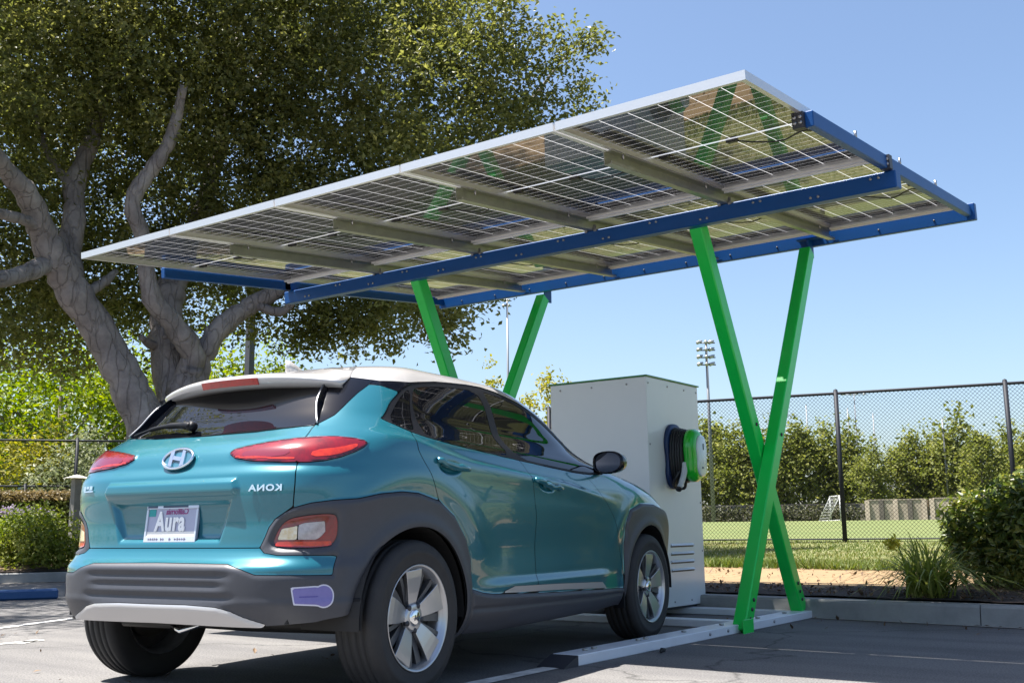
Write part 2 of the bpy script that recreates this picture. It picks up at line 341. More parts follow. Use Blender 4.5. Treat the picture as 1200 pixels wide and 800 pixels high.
CP=thing('solar_carport','solar panel canopy on bright green X shaped legs with blue beams','solar carport',tuple(BASE))
PW,PL_=1.053,2.085; PITCHU=1.066
ROWV=(-.02,2.115)
for row in range(2):
    for k in range(5):
        u0=k*PITCHU+.006; v0=ROWV[row]; m=MB()
        f=.012; fl=.028; T0,T1=-.046,.0
        for a,b in (((u0,u0+f),(v0,v0+PL_)),((u0+PW-f,u0+PW),(v0,v0+PL_)),((u0+f,u0+PW-f),(v0,v0+f)),((u0+f,u0+PW-f),(v0+PL_-f,v0+PL_))): cbox(m,a,b,(T0,T1))
        for a,b in (((u0+f,u0+fl),(v0+f,v0+PL_-f)),((u0+PW-fl,u0+PW-f),(v0+f,v0+PL_-f)),((u0+fl,u0+PW-fl),(v0+f,v0+fl)),((u0+fl,u0+PW-fl),(v0+PL_-fl,v0+PL_-f))): cbox(m,a,b,(T0+.0005,T0+.003))
        pan=m.build('solar_panel',M_frame,CP)
        a,b,c,d=(u0+f,u0+PW-f,v0+f,v0+PL_-f); w=-.007
        V=[cpt(a,c,w),cpt(b,c,w),cpt(b,d,w),cpt(a,d,w)]
        tn=CA*REFL_TILT; cs=raw('cell_sheet',V,[(3,2,1,0)],M_cell,pan,True,normals=[(0,math.sin(tn),-math.cos(tn))]*4); uvl=cs.data.uv_layers.new(name='uv')
        UV={0:(0,0),1:(b-a,0),2:(b-a,d-c),3:(0,d-c)}
        for li,lp in enumerate(cs.data.loops): uvl.data[li].uv=UV[lp.vertex_index]
        vm=(c+d)/2
        for uu in (.09,.5,.91):
            jb=MB(); cbox(jb,(u0+PW*uu-.032,u0+PW*uu+.032),(vm-.02,vm+.02),(w-.019,w-.001),.004)
            jb.build('junction_box',M_black,pan)
        wr=MB(); wr.tube(spline([cpt(u0+PW*.53,vm+.01,w-.015),cpt(u0+PW*.62,vm+.05,w-.035),cpt(u0+PW*.76,vm+.02+.04*(k%3),w-.045-.012*((k+row)%3)),cpt(u0+PW*.88,vm+.06,w-.030),cpt(u0+PW*.97,vm+.20+.05*(k%2),w-.036)],18),.0045,6); wr.build('cable',M_black,pan)
# rails running up the slope under the module joints (C section)
for k in range(1,5):
    u=k*PITCHU-.001; m=MB()
    h0,h1=-.130,-.050; vs0=.52
    cbox(m,(u-.025,u+.025),(vs0,4.26),(h1-.004,h1)); cbox(m,(u-.025,u-.021),(vs0,4.26),(h0,h1-.004)); cbox(m,(u-.021,u+.025),(vs0,4.26),(h0,h0+.004)); cbox(m,(u+.021,u+.025),(vs0,4.26),(h0+.004,h0+.018))
    m.build('rail',M_galv,CP)
    if 0<k<5:
        for v in (.66,1.75,2.78,3.9):
            b=MB(); cbox(b,(u-.028,u+.028),(v-.02,v+.02),(h1+.0,h1+.006)); b.cyl(cpt(u+.022,v,h1-.03),cpt(u+.022,v,h1+.012),.007,8); b.build('clamp',M_bolt,CP)
        for v,w in ((2.10,-.137),):
            for e0,e1 in ((-.05,-.028),(.028,.05)): b=MB(); cbox(b,(u+e0,u+e1),(v-.03,v+.03),(w-.004,w+.045)); b.build('clamp',M_bolt,CP)
M_pale=mat('rail_pale',(.74,.73,.70),rough=.42,metal=.2)
for v0,v1 in ((1.965,2.055),(4.09,4.18)):
    for k in range(5):
        m=MB(); cbox(m,(k*PITCHU+.035,(k+1)*PITCHU-.035),(v0,v1),(-.064,-.048)); cbox(m,(k*PITCHU+.035,(k+1)*PITCHU-.035),(v0+.035,v1-.035),(-.075,-.0645)); m.build('cross_rail',M_pale,CP)
# long blue beams
m=MB(); cbox(m,(-.10,5.40),(2.08,2.19),(-.238,-.13),.006); mb_=m.build('main_beam',M_blue,CP)
studs('bolt',M_bolt,mb_,[cpt(.2+k*.39+du,2.074,-.160 if k%2 else -.205) for k in range(14) for du in (-.025,.025)],cV*.006,.009)
m=MB(); cbox(m,(-.065,5.40),(4.27,4.34),(-.155,-.02),.005); fb=m.build('rear_beam',M_blue,CP)
studs('bolt',M_dark,fb,[cpt(.25+k*.44,4.264,-.11) for k in range(12)],cV*.007,.008)
for u in (-.048,5.326):
    m=MB(); cbox(m,(u,u+.048),(.72,4.268),(-.125,-.040),.005); sbm=m.build('side_beam',M_blue,CP)
    studs('bolt',M_bolt,sbm,[cpt(u+.024,v,-.041) for v in (1.5,2.4,3.3)],cW*.05,.009)
# end brackets
for (u,v) in ((5.30,.74),(5.36,2.06),(-.03,2.06)):
    m=MB(); cbox(m,(u-.03,u+.03),(v-.05,v+.012),(-.128,-.042)); bk_=m.build('bracket',M_dark,CP)
    studs('bolt',M_bolt,bk_,[cpt(u+du,v-.056,ww) for du in (-.015,.015) for ww in (-.07,-.10)],cV*.007,.01)
# legs: each X is two crossing square tubes
for sx,xo in ((1,-3.05),(-1,-5.87)):
    xa=xo if sx>0 else xo+.04; xb=xa-.10 if sx>0 else xa+.10
    a0=np.array([xa,6.83 if sx>0 else 6.93,.0])-BASE; a1=np.array([xa,8.53 if sx>0 else 8.64,2.985])-BASE
    b0=np.array([xb,8.15 if sx>0 else 8.06,.056])-BASE; b1=np.array([xb,6.60 if sx>0 else 6.57,2.872])-BASE
    for q0,q1,nm in ((a0,a1,'leg'),(b0,b1,'leg')):
        d=(q1-q0)/np.linalg.norm(q1-q0); up=np.cross(np.array([1,0,0.]),d)
        m=MB(); m.bar(q0+(0 if q0 is b0 else 1)*np.array([0,0,.0]),q1,.095,.115,up=up,bev=.008)
        lg=m.build(nm,M_green,CP)
        studs('bolt',M_dark,lg,[q0+d*t+np.array([sx*.045,0,0]) for t in (.10,.17,.24,1.58)],(sx*.010,0,0),.013)
    m=MB(); c=a1+np.array([0,.07,.075]); m.box(c+np.array([.0,.02,-.03]),(.014,.12,.152)); m.box(c+np.array([0,.02,.045]),(.20,.10,.012)); m.build('bracket',M_blue,CP)
    m=MB(); c=a0+np.array([sx*.053,0,.03]); m.box(c,(.010,.16,.12),b=.003); fpl=m.build('foot_plate',M_green,CP)
    studs('bolt',M_galv,fpl,[c+np.array([sx*.004,dy,-.038]) for dy in (-.055,-.018,.018,.055)],(sx*.008,0,0),.012,6)
    # base skid
    m=MB(); x0=xo-.16 if sx>0 else xo; ys=4.79 if sx>0 else 6.3; m.box(np.array([x0+.08,(ys+8.26)/2,.0275])-BASE,(.16,8.26-ys,.055),b=.004); bb=m.build('base_beam',M_white,CP)
    studs('bolt',M_galv,bb,[np.array([x0+.08,yy,.054])-BASE for yy in (4.99,5.08,5.57,5.66,6.15,6.7,7.3,7.8,8.1) if yy>ys],(0,0,.012),.016,6)
    studs('bolt',M_bolt,bb,[np.array([xo-.001*sx,yy,.03])-BASE for yy in (6.35,6.62,7.4) if yy>ys],(sx*.007,0,0),.011,6)
    m=MB(); m.prism([(0,0),(.14,0),(.14,.053),(.012,.006)],(0,1,0),(0,0,1),np.array([x0-.004,ys-.142,.001])-BASE,.168,(1,0,0)); m.build('end_ramp',M_dark,CP)
for y0,y1 in ((7.03,7.17),(8.06,8.20)):
    m=MB(); m.box(np.array([-4.46,(y0+y1)/2,.0265])-BASE,(2.82-.16*1-.004-.16+.16,y1-y0,.05),b=.004); m.build('cross_beam',M_white,CP)
# ---------------------------------------------------------------- battery / inverter cabinet standing on the skid
CB=np.array([-4.50,7.905,.052]); W2=.46
M_cab=mat('cabinet_white',(.72,.745,.76),rough=.28,coat=.3,coat_r=.1,var=.3,vscale=2.5,base2=(.63,.66,.69))
CAB=thing('equipment_cabinet','tall white steel cabinet with thin green lid edge in front of the car','cabinet',tuple(CB))
m=MB(); m.box((0,0,.93),(.92,.92,1.82),b=.004); m.build('cabinet_body',M_cab,CAB)
m=MB(); m.box((0,0,.01),(.86,.86,.02)); m.build('plinth',M_dark,CAB)
M_lid=mat('lid_green',(.05,.24,.07),rough=.4,coat=.2)
m=MB(); m.box((0,0,1.847),(.945,.945,.013),b=.003); m.build('lid',M_lid,CAB)
for z in (.30,.365,.43,.495):
    m=MB(); m.prism([(0,0),(.0,.022),(.016,.006)],(1,0,0),(0,0,1),(.4595,-.14,z),.40,(0,1,0)); m.build('vent_louvre',M_cab,CAB)
    m=MB(); m.box((.4615,.06,z-.002),(.004,.40,.010)); m.build('vent_slot',M_black,CAB)
studs('screw',M_bolt,CAB,[(.459,yy,z) for yy in (-.43,-.1,.2,.43) for z in (1.79,.06)]+[(.459,yy,z) for yy in (-.43,.43) for z in (1.3,.85,.45)],(.005,0,0),.008)
studs('screw',M_bolt,CAB,[(xx,-.459,1.79) for xx in (-.36,-.05,.28)],(0,-.005,0),.008)
# ---------------------------------------------------------------- EV charger hung on the cabinet's side
EC=np.array([-4.037,7.86,1.27])
CH=thing('ev_charger','green and white charger with coiled black cable mounted on the white cabinet','car charger',tuple(EC))
M_cg=mat('charger_green',(.008,.48,.02),rough=.25,coat=.6,coat_r=.06)
M_cw=mat('charger_white',(.62,.72,.74),rough=.22,coat=.6,coat_r=.05)
M_navy=mat('holder_navy',(.008,.03,.11),rough=.42)
def oval(a,b,n=40,p=2.4,waist=0.):
    P=[]
    for i in range(n):
        t=2*math.pi*i/n; c,s=math.cos(t),math.sin(t)
        y=a*abs(c)**(2/p)*math.copysign(1,c); z=b*abs(s)**(2/p)*math.copysign(1,s)
        y*=1-waist*math.exp(-((z+b*.15)/(b*.35))**2); P.append((y,z))
    return P
def shell(mb,rings):
    """loft of ovals along x; rings: (x, half width, half height, y off, z off, waist)"""
    n=40; V=[];F=[]
    for (x,a,b,dy,dz,wst) in rings: V+=[(x,y+dy,z+dz) for y,z in oval(a,b,n,2.6,wst)]
    for i in range(len(rings)-1):
        for j in range(n): F.append((i*n+j,i*n+(j+1)%n,(i+1)*n+(j+1)%n,(i+1)*n+j))
    F+=[tuple(range(n))[::-1],tuple((len(rings)-1)*n+j for j in range(n))]
    mb.add(V,F,True)
m=MB(); shell(m,[(0,.165,.265,0,0,.18),(.022,.165,.265,0,0,.18),(.03,.155,.255,0,0,.18)]); m.build('backplate',M_navy,CH)
m=MB(); shell(m,[(.03,.10,.20,.01,0,0),(.17,.10,.20,.01,0,0)]); m.build('core',M_black,CH)
m=MB()
for i,x in enumerate((.045,.068,.091,.114,.137)):
    P=[(x+.004*math.sin(3*t),y,z) for t,(y,z) in enumerate(oval(.128+.004*(i%2),.225-.006*i,36))]; P.append(P[0]); m.tube(P,.0125,8,cap=False)
m.tube(spline([(.137,-.06,-.20),(.10,-.02,-.26),(.05,-.09,-.25),(.09,-.155,-.20),(.13,-.14,-.12)],20),.0125,8)
m.build('cable',M_black,CH)
m=MB(); shell(m,[(.150,.118,.200,.0,.0,.08),(.165,.135,.215,0,0,.1),(.205,.132,.212,0,0,.12),(.232,.105,.188,0,0,.12),(.240,.08,.165,0,0,.1)]); m.build('cover',M_cg,CH)
m=MB(); shell(m,[(.236,.096,.168,.028,-.004,.16),(.246,.094,.166,.028,-.004,.16),(.252,.082,.152,.028,-.004,.16)]); fp=m.build('front_plate',M_cw,CH)
mat('indicator_grey',(.12,.16,.2),rough=.2)
for c_,d_ in (((.2545,.045,.07),(.003,.016,.05)),((.2545,.022,-.10),(.003,.03,.016))): m=MB(); m.box(c_,d_); m.build('indicator',MATS['indicator_grey'],fp)
m=MB(); m.tube(spline([(.155,-.115,-.06),(.16,-.125,-.13),(.15,-.155,-.21),(.145,-.19,-.26)],14),[.020]*3+[.024]*7+[.022]*4,10); cn=m.build('connector',mat('connector_grey',(.55,.57,.58),rough=.35),CH)
m=MB(); m.tube([(.135,-.12,-.16),(.128,-.15,-.235),(.138,-.195,-.275)],[.016,.02,.026],10); m.build('grip',M_black,cn)
# ---------------------------------------------------------------- ground
def asphalt_mat():
    m=bpy.data.materials.new('asphalt'); m.use_nodes=True; nt=m.node_tree; nt.nodes.clear(); L=nt.links.new
    out=N(nt,'ShaderNodeOutputMaterial'); p=N(nt,'ShaderNodeBsdfPrincipled'); tc=N(nt,'ShaderNodeTexCoord'); L(p.outputs[0],out.inputs[0])
    def noise(sc,det=5,rough=.6):
        n=N(nt,'ShaderNodeTexNoise'); n.inputs['Scale'].default_value=sc; n.inputs['Detail'].default_value=det; n.inputs['Roughness'].default_value=rough; L(tc.outputs['Object'],n.inputs['Vector']); return n.outputs['Fac']
    def ramp(x,a,b,ca,cb):
        r=N(nt,'ShaderNodeValToRGB'); r.color_ramp.elements[0].position=a; r.color_ramp.elements[1].position=b; r.color_ramp.elements[0].color=c4(ca); r.color_ramp.elements[1].color=c4(cb); L(x,r.inputs[0]); return r.outputs[0]
    base=ramp(noise(.55,6),.3,.7,(.138,.133,.130),(.182,.176,.171))
    fine=ramp(noise(95,3,.7),.32,.72,(.40,.40,.41),(1.35,1.34,1.33))
    mul=N(nt,'ShaderNodeMix',data_type='RGBA',blend_type='MULTIPLY'); mul.inputs[0].default_value=1; L(base,mul.inputs[6]); L(fine,mul.inputs[7])
    mp=N(nt,'ShaderNodeMapping'); mp.inputs['Scale'].default_value=(.35,2.6,1); mp.inputs['Rotation'].default_value=(0,0,.15); L(tc.outputs['Object'],mp.inputs[0])
    st=N(nt,'ShaderNodeTexNoise'); st.inputs['Scale'].default_value=1.3; st.inputs['Detail'].default_value=7; L(mp.outputs[0],st.inputs['Vector'])
    stc=ramp(st.outputs['Fac'],.36,.62,(.72,.72,.74),(1.05,1.05,1.04))
    m2=N(nt,'ShaderNodeMix',data_type='RGBA',blend_type='MULTIPLY'); m2.inputs[0].default_value=.8; L(mul.outputs[2],m2.inputs[6]); L(stc,m2.inputs[7])
    oil=ramp(noise(.9,2),.60,.72,(1,1,1),(.45,.45,.46)); m3=N(nt,'ShaderNodeMix',data_type='RGBA',blend_type='MULTIPLY'); m3.inputs[0].default_value=.55; L(m2.outputs[2],m3.inputs[6]); L(oil,m3.inputs[7])
    vo=N(nt,'ShaderNodeTexVoronoi',feature='DISTANCE_TO_EDGE'); vo.inputs['Scale'].default_value=.33; 
    wz=N(nt,'ShaderNodeTexNoise'); wz.inputs['Scale'].default_value=1.6; wz.inputs['Detail'].default_value=6; L(tc.outputs['Object'],wz.inputs['Vector'])
    va=N(nt,'ShaderNodeVectorMath',operation='ADD'); vs_=N(nt,'ShaderNodeVectorMath',operation='SCALE'); vs_.inputs[3].default_value=.7; L(wz.outputs['Color'],vs_.inputs[0]); L(vs_.outputs[0],va.inputs[0]); L(tc.outputs['Object'],va.inputs[1]); L(va.outputs[0],vo.inputs['Vector'])
    ck=ramp(vo.outputs['Distance'],.0015,.005,(.35,.35,.35),(1,1,1)); m4=N(nt,'ShaderNodeMix',data_type='RGBA',blend_type='MULTIPLY'); m4.inputs[0].default_value=.85; L(m3.outputs[2],m4.inputs[6]); L(ck,m4.inputs[7])
    L(m4.outputs[2],p.inputs['Base Color']); p.inputs['Roughness'].default_value=.85; p.inputs['Specular IOR Level'].default_value=.3
    b=N(nt,'ShaderNodeBump'); b.inputs['Strength'].default_value=.5; b.inputs['Distance'].default_value=.004; L(noise(140,3,.7),b.inputs['Height']); L(b.outputs[0],p.inputs['Normal'])
    return m
M_asph=asphalt_mat()
tag(raw('parking_lot',[(-250,-250,0),(250,-250,0),(250,40,0),(-250,40,0)],[(0,1,2,3)],M_asph),kind='structure')
KX=[-120,-40,-24,-18,-15.7,-14.9,-13.4,-12,-9,-6,-3,-1.5,3,8,20,60,120]
KY=[-60,-22,-5,3.6,7.9,9.25,9.05,8.95,8.75,8.45,8.16,8.0,7.45,6.9,5.6,1.2,-5.4]
def kerb_y(x): return np.interp(x,KX,KY)
DP=[-1,0,.05,.75,3.0,8.8,60,75,110,300]; DZ=[.14,.14,.155,.19,.26,.43,.86,.98,1.02,1.1]
def gz(x,y):
    d=np.asarray(y,float)-kerb_y(x); return np.interp(d,DP,DZ)
def strip(name,d0,d1,nd,m,x0=-120,x1=120,nx=480,bumpy=0.,zoff=0.,warp=0.):
    xs=np.sinh(np.linspace(np.arcsinh((x0+4)/6),np.arcsinh((x1+4)/6),nx))*6-4; ds=d0+(d1-d0)*np.linspace(0,1,nd)**1.5
    X,D=np.meshgrid(xs,ds,indexing='ij'); 
    if warp: D=D+warp*(np.sin(X*1.9)+.6*np.sin(X*4.3+1)+.35*np.sin(X*9.1+2))*np.where((ds==d0)|(ds==d1),1,.5)[None]
    Y=kerb_y(X)+D; Z=np.interp(D,DP,DZ)+zoff
    if bumpy: Z=Z+bumpy*(np.sin(X*7.1)*np.sin(D*9.3+X)+.6*np.sin(X*17+D*13))*np.clip(D*3-.1,0,1)
    V=np.stack([X,Y,Z],-1).reshape(-1,3); i=np.arange(nx*nd).reshape(nx,nd); F=np.stack([i[:-1,:-1].ravel(),i[1:,:-1].ravel(),i[1:,1:].ravel(),i[:-1,1:].ravel()],1)
    o=raw(name,V,F,m,None,True); tag(o,kind='structure'); return o
M_mulch=mat('mulch',(.070,.048,.036),rough=.95,var=1,vscale=26,base2=(.022,.015,.012),bump=1,bscale=70)
M_dirt=mat('dirt',(.225,.150,.075),rough=.95,var=.8,vscale=3.5,base2=(.155,.104,.055),bump=.5,bscale=45)
M_lawn=mat('lawn_soil',(.085,.105,.028),rough=.95,var=1,vscale=5,base2=(.17,.15,.065),bump=.6,bscale=60)
M_field=mat('field_turf',(.085,.112,.026),rough=.95,var=1,vscale=.35,base2=(.115,.130,.036),bump=.4,bscale=50)
M_conc=mat('kerb_concrete',(.30,.30,.29),rough=.85,var=.9,vscale=4,base2=(.20,.20,.20),bump=.25,bscale=90)
strip('mulch_bed',.14,.85,14,M_mulch,bumpy=.010)
strip('dirt_path',.72,3.02,14,M_dirt,zoff=-.006,warp=.035)
strip('lawn',2.95,9.1,26,M_lawn,warp=.05,zoff=.006)
strip('field',8.9,300,60,M_field)
# kerb: joints every 3 m are real gaps
def kerb():
    m=MB(); prof=[(-.012,.0),(.0,.125),(.012,.142),(.15,.145),(.15,.0)]; n=len(prof)
    edges=np.arange(-30.6,14,2.4)
    for e0,e1 in zip(edges[:-1],edges[1:]):
        xs=np.unique(np.concatenate([[e0+.004,e1-.004],np.array(KX)[(np.array(KX)>e0+.05)&(np.array(KX)<e1-.05)],np.arange(e0+.5,e1-.3,.5)]))
        P=np.stack([xs,kerb_y(xs)],1); T=np.gradient(P,axis=0); T/=np.linalg.norm(T,axis=1,keepdims=True); Nn=np.stack([-T[:,1],T[:,0]],1); V=[];F=[]
        for i in range(len(P)):
            for a_,z in prof: q=P[i]+Nn[i]*a_; V.append((q[0],q[1],z))
        for i in range(len(P)-1):
            for j in range(n-1): F.append((i*n+j,i*n+j+1,(i+1)*n+j+1,(i+1)*n+j))
        F+=[tuple(range(n)),tuple((len(P)-1)*n+j for j in range(n))[::-1]]; m.add(V,F)
    m.build('kerb',M_conc).__setitem__('kind','structure')
    allx=np.arange(-30,14,.5); P=np.stack([allx,kerb_y(allx)],1); T=np.gradient(P,axis=0); T/=np.linalg.norm(T,axis=1,keepdims=True); Nn=np.stack([-T[:,1],T[:,0]],1)
    # gutter pan, one light joint line along the asphalt
    V=[];F=[]
    for i in range(len(P)):
        for a,z in ((-.055,.004),(-.0125,.005)): q=P[i]+Nn[i]*a; V.append((q[0],q[1],z))
    for i in range(len(P)-1): F.append((2*i,2*i+1,2*i+3,2*i+2))
    tag(raw('gutter',V,F,mat('gutter_concrete',(.36,.34,.31),rough=.9,var=.8,vscale=9,base2=(.24,.23,.21))),kind='structure')
kerb()
M_paint=mat('line_paint',(.72,.71,.68),rough=.7,var=1,vscale=11,base2=(.34,.33,.32))
def stripe(pts,wd,name='stall_line'):
    m=MB(); 
    for (a,b) in pts:
        a=np.array(a);b=np.array(b);d=(b-a)/np.linalg.norm(b-a);n=np.array([-d[1],d[0]])*wd/2
        m.add([(*(a-n),.004),(*(a+n),.004),(*(b+n),.004),(*(b-n),.004)],[(0,1,2,3)])
    tag(m.build(name,M_paint),kind='structure')
stripe([((-3.10,2.2),(-3.13,4.78))],.10)
stripe([((-8.0,4.35),(-8.75,6.2)),((-7.1,2.9),(-8.0,4.35))],.09)
stripe([((-6.95,2.8),(-6.86,4.1)),((-6.80,3.9),(-6.93,4.12))],.08)
# ---------------------------------------------------------------- chain-link fences
M_fpost=mat('fence_black',(.009,.011,.018),rough=.6,spec=.25)
def mesh_mat(name,col,half=.0022,per=.056):
    m=bpy.data.materials.new(name); m.use_nodes=True; nt=m.node_tree; nt.nodes.clear(); return m
def chain_fence(name,label,A,B,zb,h,nposts,cat='fence',wire=.0034,pitch=.062,lo_rail=True):
    """posts, rails and a woven mesh of real zig-zag wires"""
    A=np.array(A,float);B=np.array(B,float);L=np.linalg.norm(B-A);d=(B-A)/L; t=thing(name,label,cat,(A[0],A[1],zb))
    P=lambda s,z,o=0.: np.array([d[0]*s-d[1]*o,d[1]*s+d[0]*o,z])
    for i in range(nposts):
        s=L*i/(nposts-1); m=MB(); m.cyl(P(s,-.05),P(s,h+.01),.036,14); m.lathe([(h+.005,.036),(h+.03,.03),(h+.045,.0)],o=P(s,0),axis=2,k=14); m.build('post',M_fpost,t)
    m=MB(); m.cyl(P(0,h-.03,.0),P(L,h-.03,.0),.024,10); m.build('top_rail',M_fpost,t)
    if lo_rail: m=MB(); m.cyl(P(0,.05),P(L,.05),.012,8); m.build('bottom_wire',M_fpost,t)
    # woven fabric: each wire is a thin ribbon pair; the whole fabric is one mesh
    z0,z1=.05,h-.03; nz=int((z1-z0)/pitch); V=[];F=[]; k=0
    n=int(L/pitch)
    s=np.arange(n)*pitch; zz=z0+np.arange(nz+1)*(z1-z0)/nz
    w=wire
    VV=[];FF=[];off=0
    for ph in (0,1):
        par=(np.arange(nz+1)+ph)%2
        S=s[:,None]+np.where(par,pitch/2,-pitch/2)[None]*1.0   # zig-zag
        Z=np.repeat(zz[None],n,0); O=np.where(par,.002,-.002)[None]*np.ones((n,1))
        for (ds,do) in ((w,0),(0,w)):
            a=np.stack([S-ds,Z,O-do],-1); b=np.stack([S+ds,Z,O+do],-1)
            Q=np.stack([a,b],2).reshape(-1,3); idx=np.arange(n*(nz+1)*2).reshape(n,nz+1,2)+off
            f=np.stack([idx[:,:-1,0],idx[:,:-1,1],idx[:,1:,1],idx[:,1:,0]],-1).reshape(-1,4); VV.append(Q);FF.append(f);off+=len(Q)
    Q=np.concatenate(VV); X=np.stack([d[0]*Q[:,0]-d[1]*Q[:,2],d[1]*Q[:,0]+d[0]*Q[:,2],Q[:,1]],1)
    raw('wire_mesh',X,np.concatenate(FF),M_fpost,t)
    return t
FA,FB=np.array([-10.6,15.85]),np.array([4.05,19.05])
chain_fence('chain_link_fence','tall black chain link fence along the sports field',FA,FB,.43,2.40,7)
lf0,lf1=at(-40,520,25)[:2],at(215,512,24.5)[:2]
chain_fence('chain_link_fence','black chain link fence with thin top rail behind the clipped hedge at left',lf0,lf1,.35,2.35,3,wire=.0016,pitch=.07)
lf0,lf1=at(-30,560,29)[:2],at(200,556,29)[:2]
chain_fence('low_fence','low dark wire fence standing beyond the tall fence at left',lf0,lf1,.45,1.45,5,wire=.002,pitch=.07)
# ---------------------------------------------------------------- beyond the field
d0=np.array([-.36,.933])
def fieldpt(px,r): p=at(px,600,r); return np.array([p[0],p[1],float(gz(p[0],p[1]))])
M_block=mat('block_wall',(.40,.34,.27),rough=.9,var=.8,vscale=.8,base2=(.30,.25,.20),bump=.4,bscale=12)
M_block2=mat('block_dark',(.10,.09,.075),rough=.9,var=.6,vscale=2)
def far_wall(name,label,px0,px1,r,h,m_,seg):
    a,b=fieldpt(px0,r),fieldpt(px1,r); t=thing(name,label,'wall',tuple(a)); D=b-a; L=np.linalg.norm(D[:2]); u=D/np.linalg.norm(D); m=MB()
    m.bar((0,0,h/2-.2),tuple(D*np.array([1,1,0])+np.array([0,0,h/2-.2])),.35,h+.4); m.build('wall_face',m_,t)
    for i in range(seg+1):
        c=D*i/seg; m=MB(); m.box((c[0],c[1],h/2),(.34,.55,h+.06)); m.build('pier',M_block2 if i%2 else m_,t)
    m=MB(); m.bar((0,0,h+.05),tuple(D*np.array([1,1,0])+np.array([0,0,h+.05])),.42,.08); m.build('coping',m_,t)
far_wall('block_wall','pale tan block wall at the far side of the field, right of the fence post',1018,1085,84,1.45,M_block,4)
far_wall('block_wall','pale tan block wall piece at the far edge of the field, beside the tall bush',1094,1215,84,1.5,M_block,3)
far_wall('block_wall','greyish block wall across the far field behind the small goal',826,1012,88,1.25,mat('block_grey',(.17,.155,.13),rough=.9,var=.9,vscale=1.2,base2=(.09,.08,.07)),6)
# goal
g=fieldpt(985,80); t=thing('soccer_goal','white football goal with grey net on the far side of the field','goal',tuple(g)); M_gw=mat('goal_white',(.42,.42,.42),rough=.4)
hx=np.array([math.cos(-.95),math.sin(-.95),0])*2.4; bk=np.array([-.55,.35,0])*2.2
m=MB(); 
for q in (hx*0,-hx): m.cyl(q,q+np.array([0,0,1.75]),.055,8); m.cyl(q+bk,q+np.array([0,0,1.7]),.04,6)
m.cyl((0,0,1.75),tuple(-hx+np.array([0,0,1.75])),.055,8); m.cyl(tuple(bk),tuple(bk-hx),.04,6); m.cyl((0,0,.05),tuple(bk),.04,6); m.cyl(tuple(-hx+np.array([0,0,.05])),tuple(bk-hx),.04,6); m.build('goal_frame',M_gw,t)
m=MB()
for i in range(15):
    u=i/14; m.cyl(tuple(-hx*u+np.array([0,0,1.73])),tuple(-hx*u+bk),.008,4)
    if i<9: v=i/8; m.cyl(tuple(bk*v+np.array([0,0,1.73*(1-v)])),tuple(bk*v-hx+np.array([0,0,1.73*(1-v)])),.008,4)
m.build('net',mat('net_grey',(.55,.55,.55),rough=.8),t)
# flood light and plain poles
M_pole=mat('pole_grey',(.17,.18,.20),rough=.5,metal=.4); M_poled=mat('pole_dark',(.045,.047,.06),rough=.5)
def light_pole(name,label,px,r,toppy,rows,cols,rad=.14,wd=.40):
    b=fieldpt(px,r); top=at(px,toppy,r); H=top[2]-b[2]; t=thing(name,label,'light pole',tuple(b)); m=MB(); m.cyl((0,0,0),(0,0,H),rad,10,rad*.55); m.build('pole',M_pole,t)
    ax=np.array([math.cos(-YAW)*1,math.sin(-YAW)*1,0]); ax=_r2*np.array([1,1,0])
    for i in range(rows):
        z=H-.2-i*.5; m=MB(); m.cyl(tuple(-ax*wd*cols*.5+np.array([0,0,z])),tuple(ax*wd*cols*.5+np.array([0,0,z])),.05,6); m.build('crossarm',M_pole,t)
        for j in range(cols):
            c=ax*wd*(j-(cols-1)/2)+np.array([0,0,z+.1]); f=np.array([.35*((j%2)*2-1),-.8,-.35]); f/=np.linalg.norm(f)
            m=MB(); m.tube([c-f*.18,c,c+f*.28],[.06,.10,.13],10); m.build('floodlight',mat('lamp_head',(.35,.36,.37),rough=.35,metal=.5) if 'lamp_head' not in MATS else MATS['lamp_head'],t)
    return t
light_pole('light_pole','tall floodlight tower with a bank of lamps just left of the green X legs',836,72,398,4,3)
light_pole('light_pole','thin light pole rising above the car roof between the two far green legs',597,95,350,2,2,.16)
for px,r,py,lab in ((1113,95,490,'pale slim pole in front of the far trees near the tall bush'),(952,110,474,'slim pole showing above the far trees left of the fence post'),(1001,120,478,'slim pole showing above the far trees just right of the fence post'),(1031,125,484,'faint short pole above the far trees, third right of the post'),(889,105,466,'slim pole seen between the crossing green legs')):
    b=fieldpt(px,r); H=at(px,py,r)[2]-b[2]; t=thing('field_pole',lab,'pole',tuple(b)); m=MB(); m.cyl((0,0,0),(0,0,H),.10 if r<100 else .08,8,.06); m.build('pole',M_pole if r<100 else MATS['pole_grey'],t); m=MB(); m.lathe([(H,.07),(H+.06,.05),(H+.09,0)],axis=2,k=8); m.build('cap',M_pole,t)
for px,r,py,lab in ((1010,150,460,'faint distant light mast with crossbar above the trees'),(925,150,485,'faint distant light mast with two short crossbars seen beside the green leg')):
    light_pole('light_mast',lab,px,r,py,1,4,.12,.9)
p=at(292,437,21); b=np.array([p[0],p[1],.25]); t=thing('lamp_post','dark square lamp post rising behind the car roof near the oak','lamp post',tuple(b))
m=MB(); m.box((0,0,2.7),(.13,.13,5.4)); m.build('post',M_poled,t); m=MB(); m.box((.3,0,5.45),(.9,.28,.12),b=.02); m.build('lamp_head',M_poled,t); m=MB(); m.box((0,0,.02),(.3,.3,.04)); m.build('base_plate',M_poled,t)
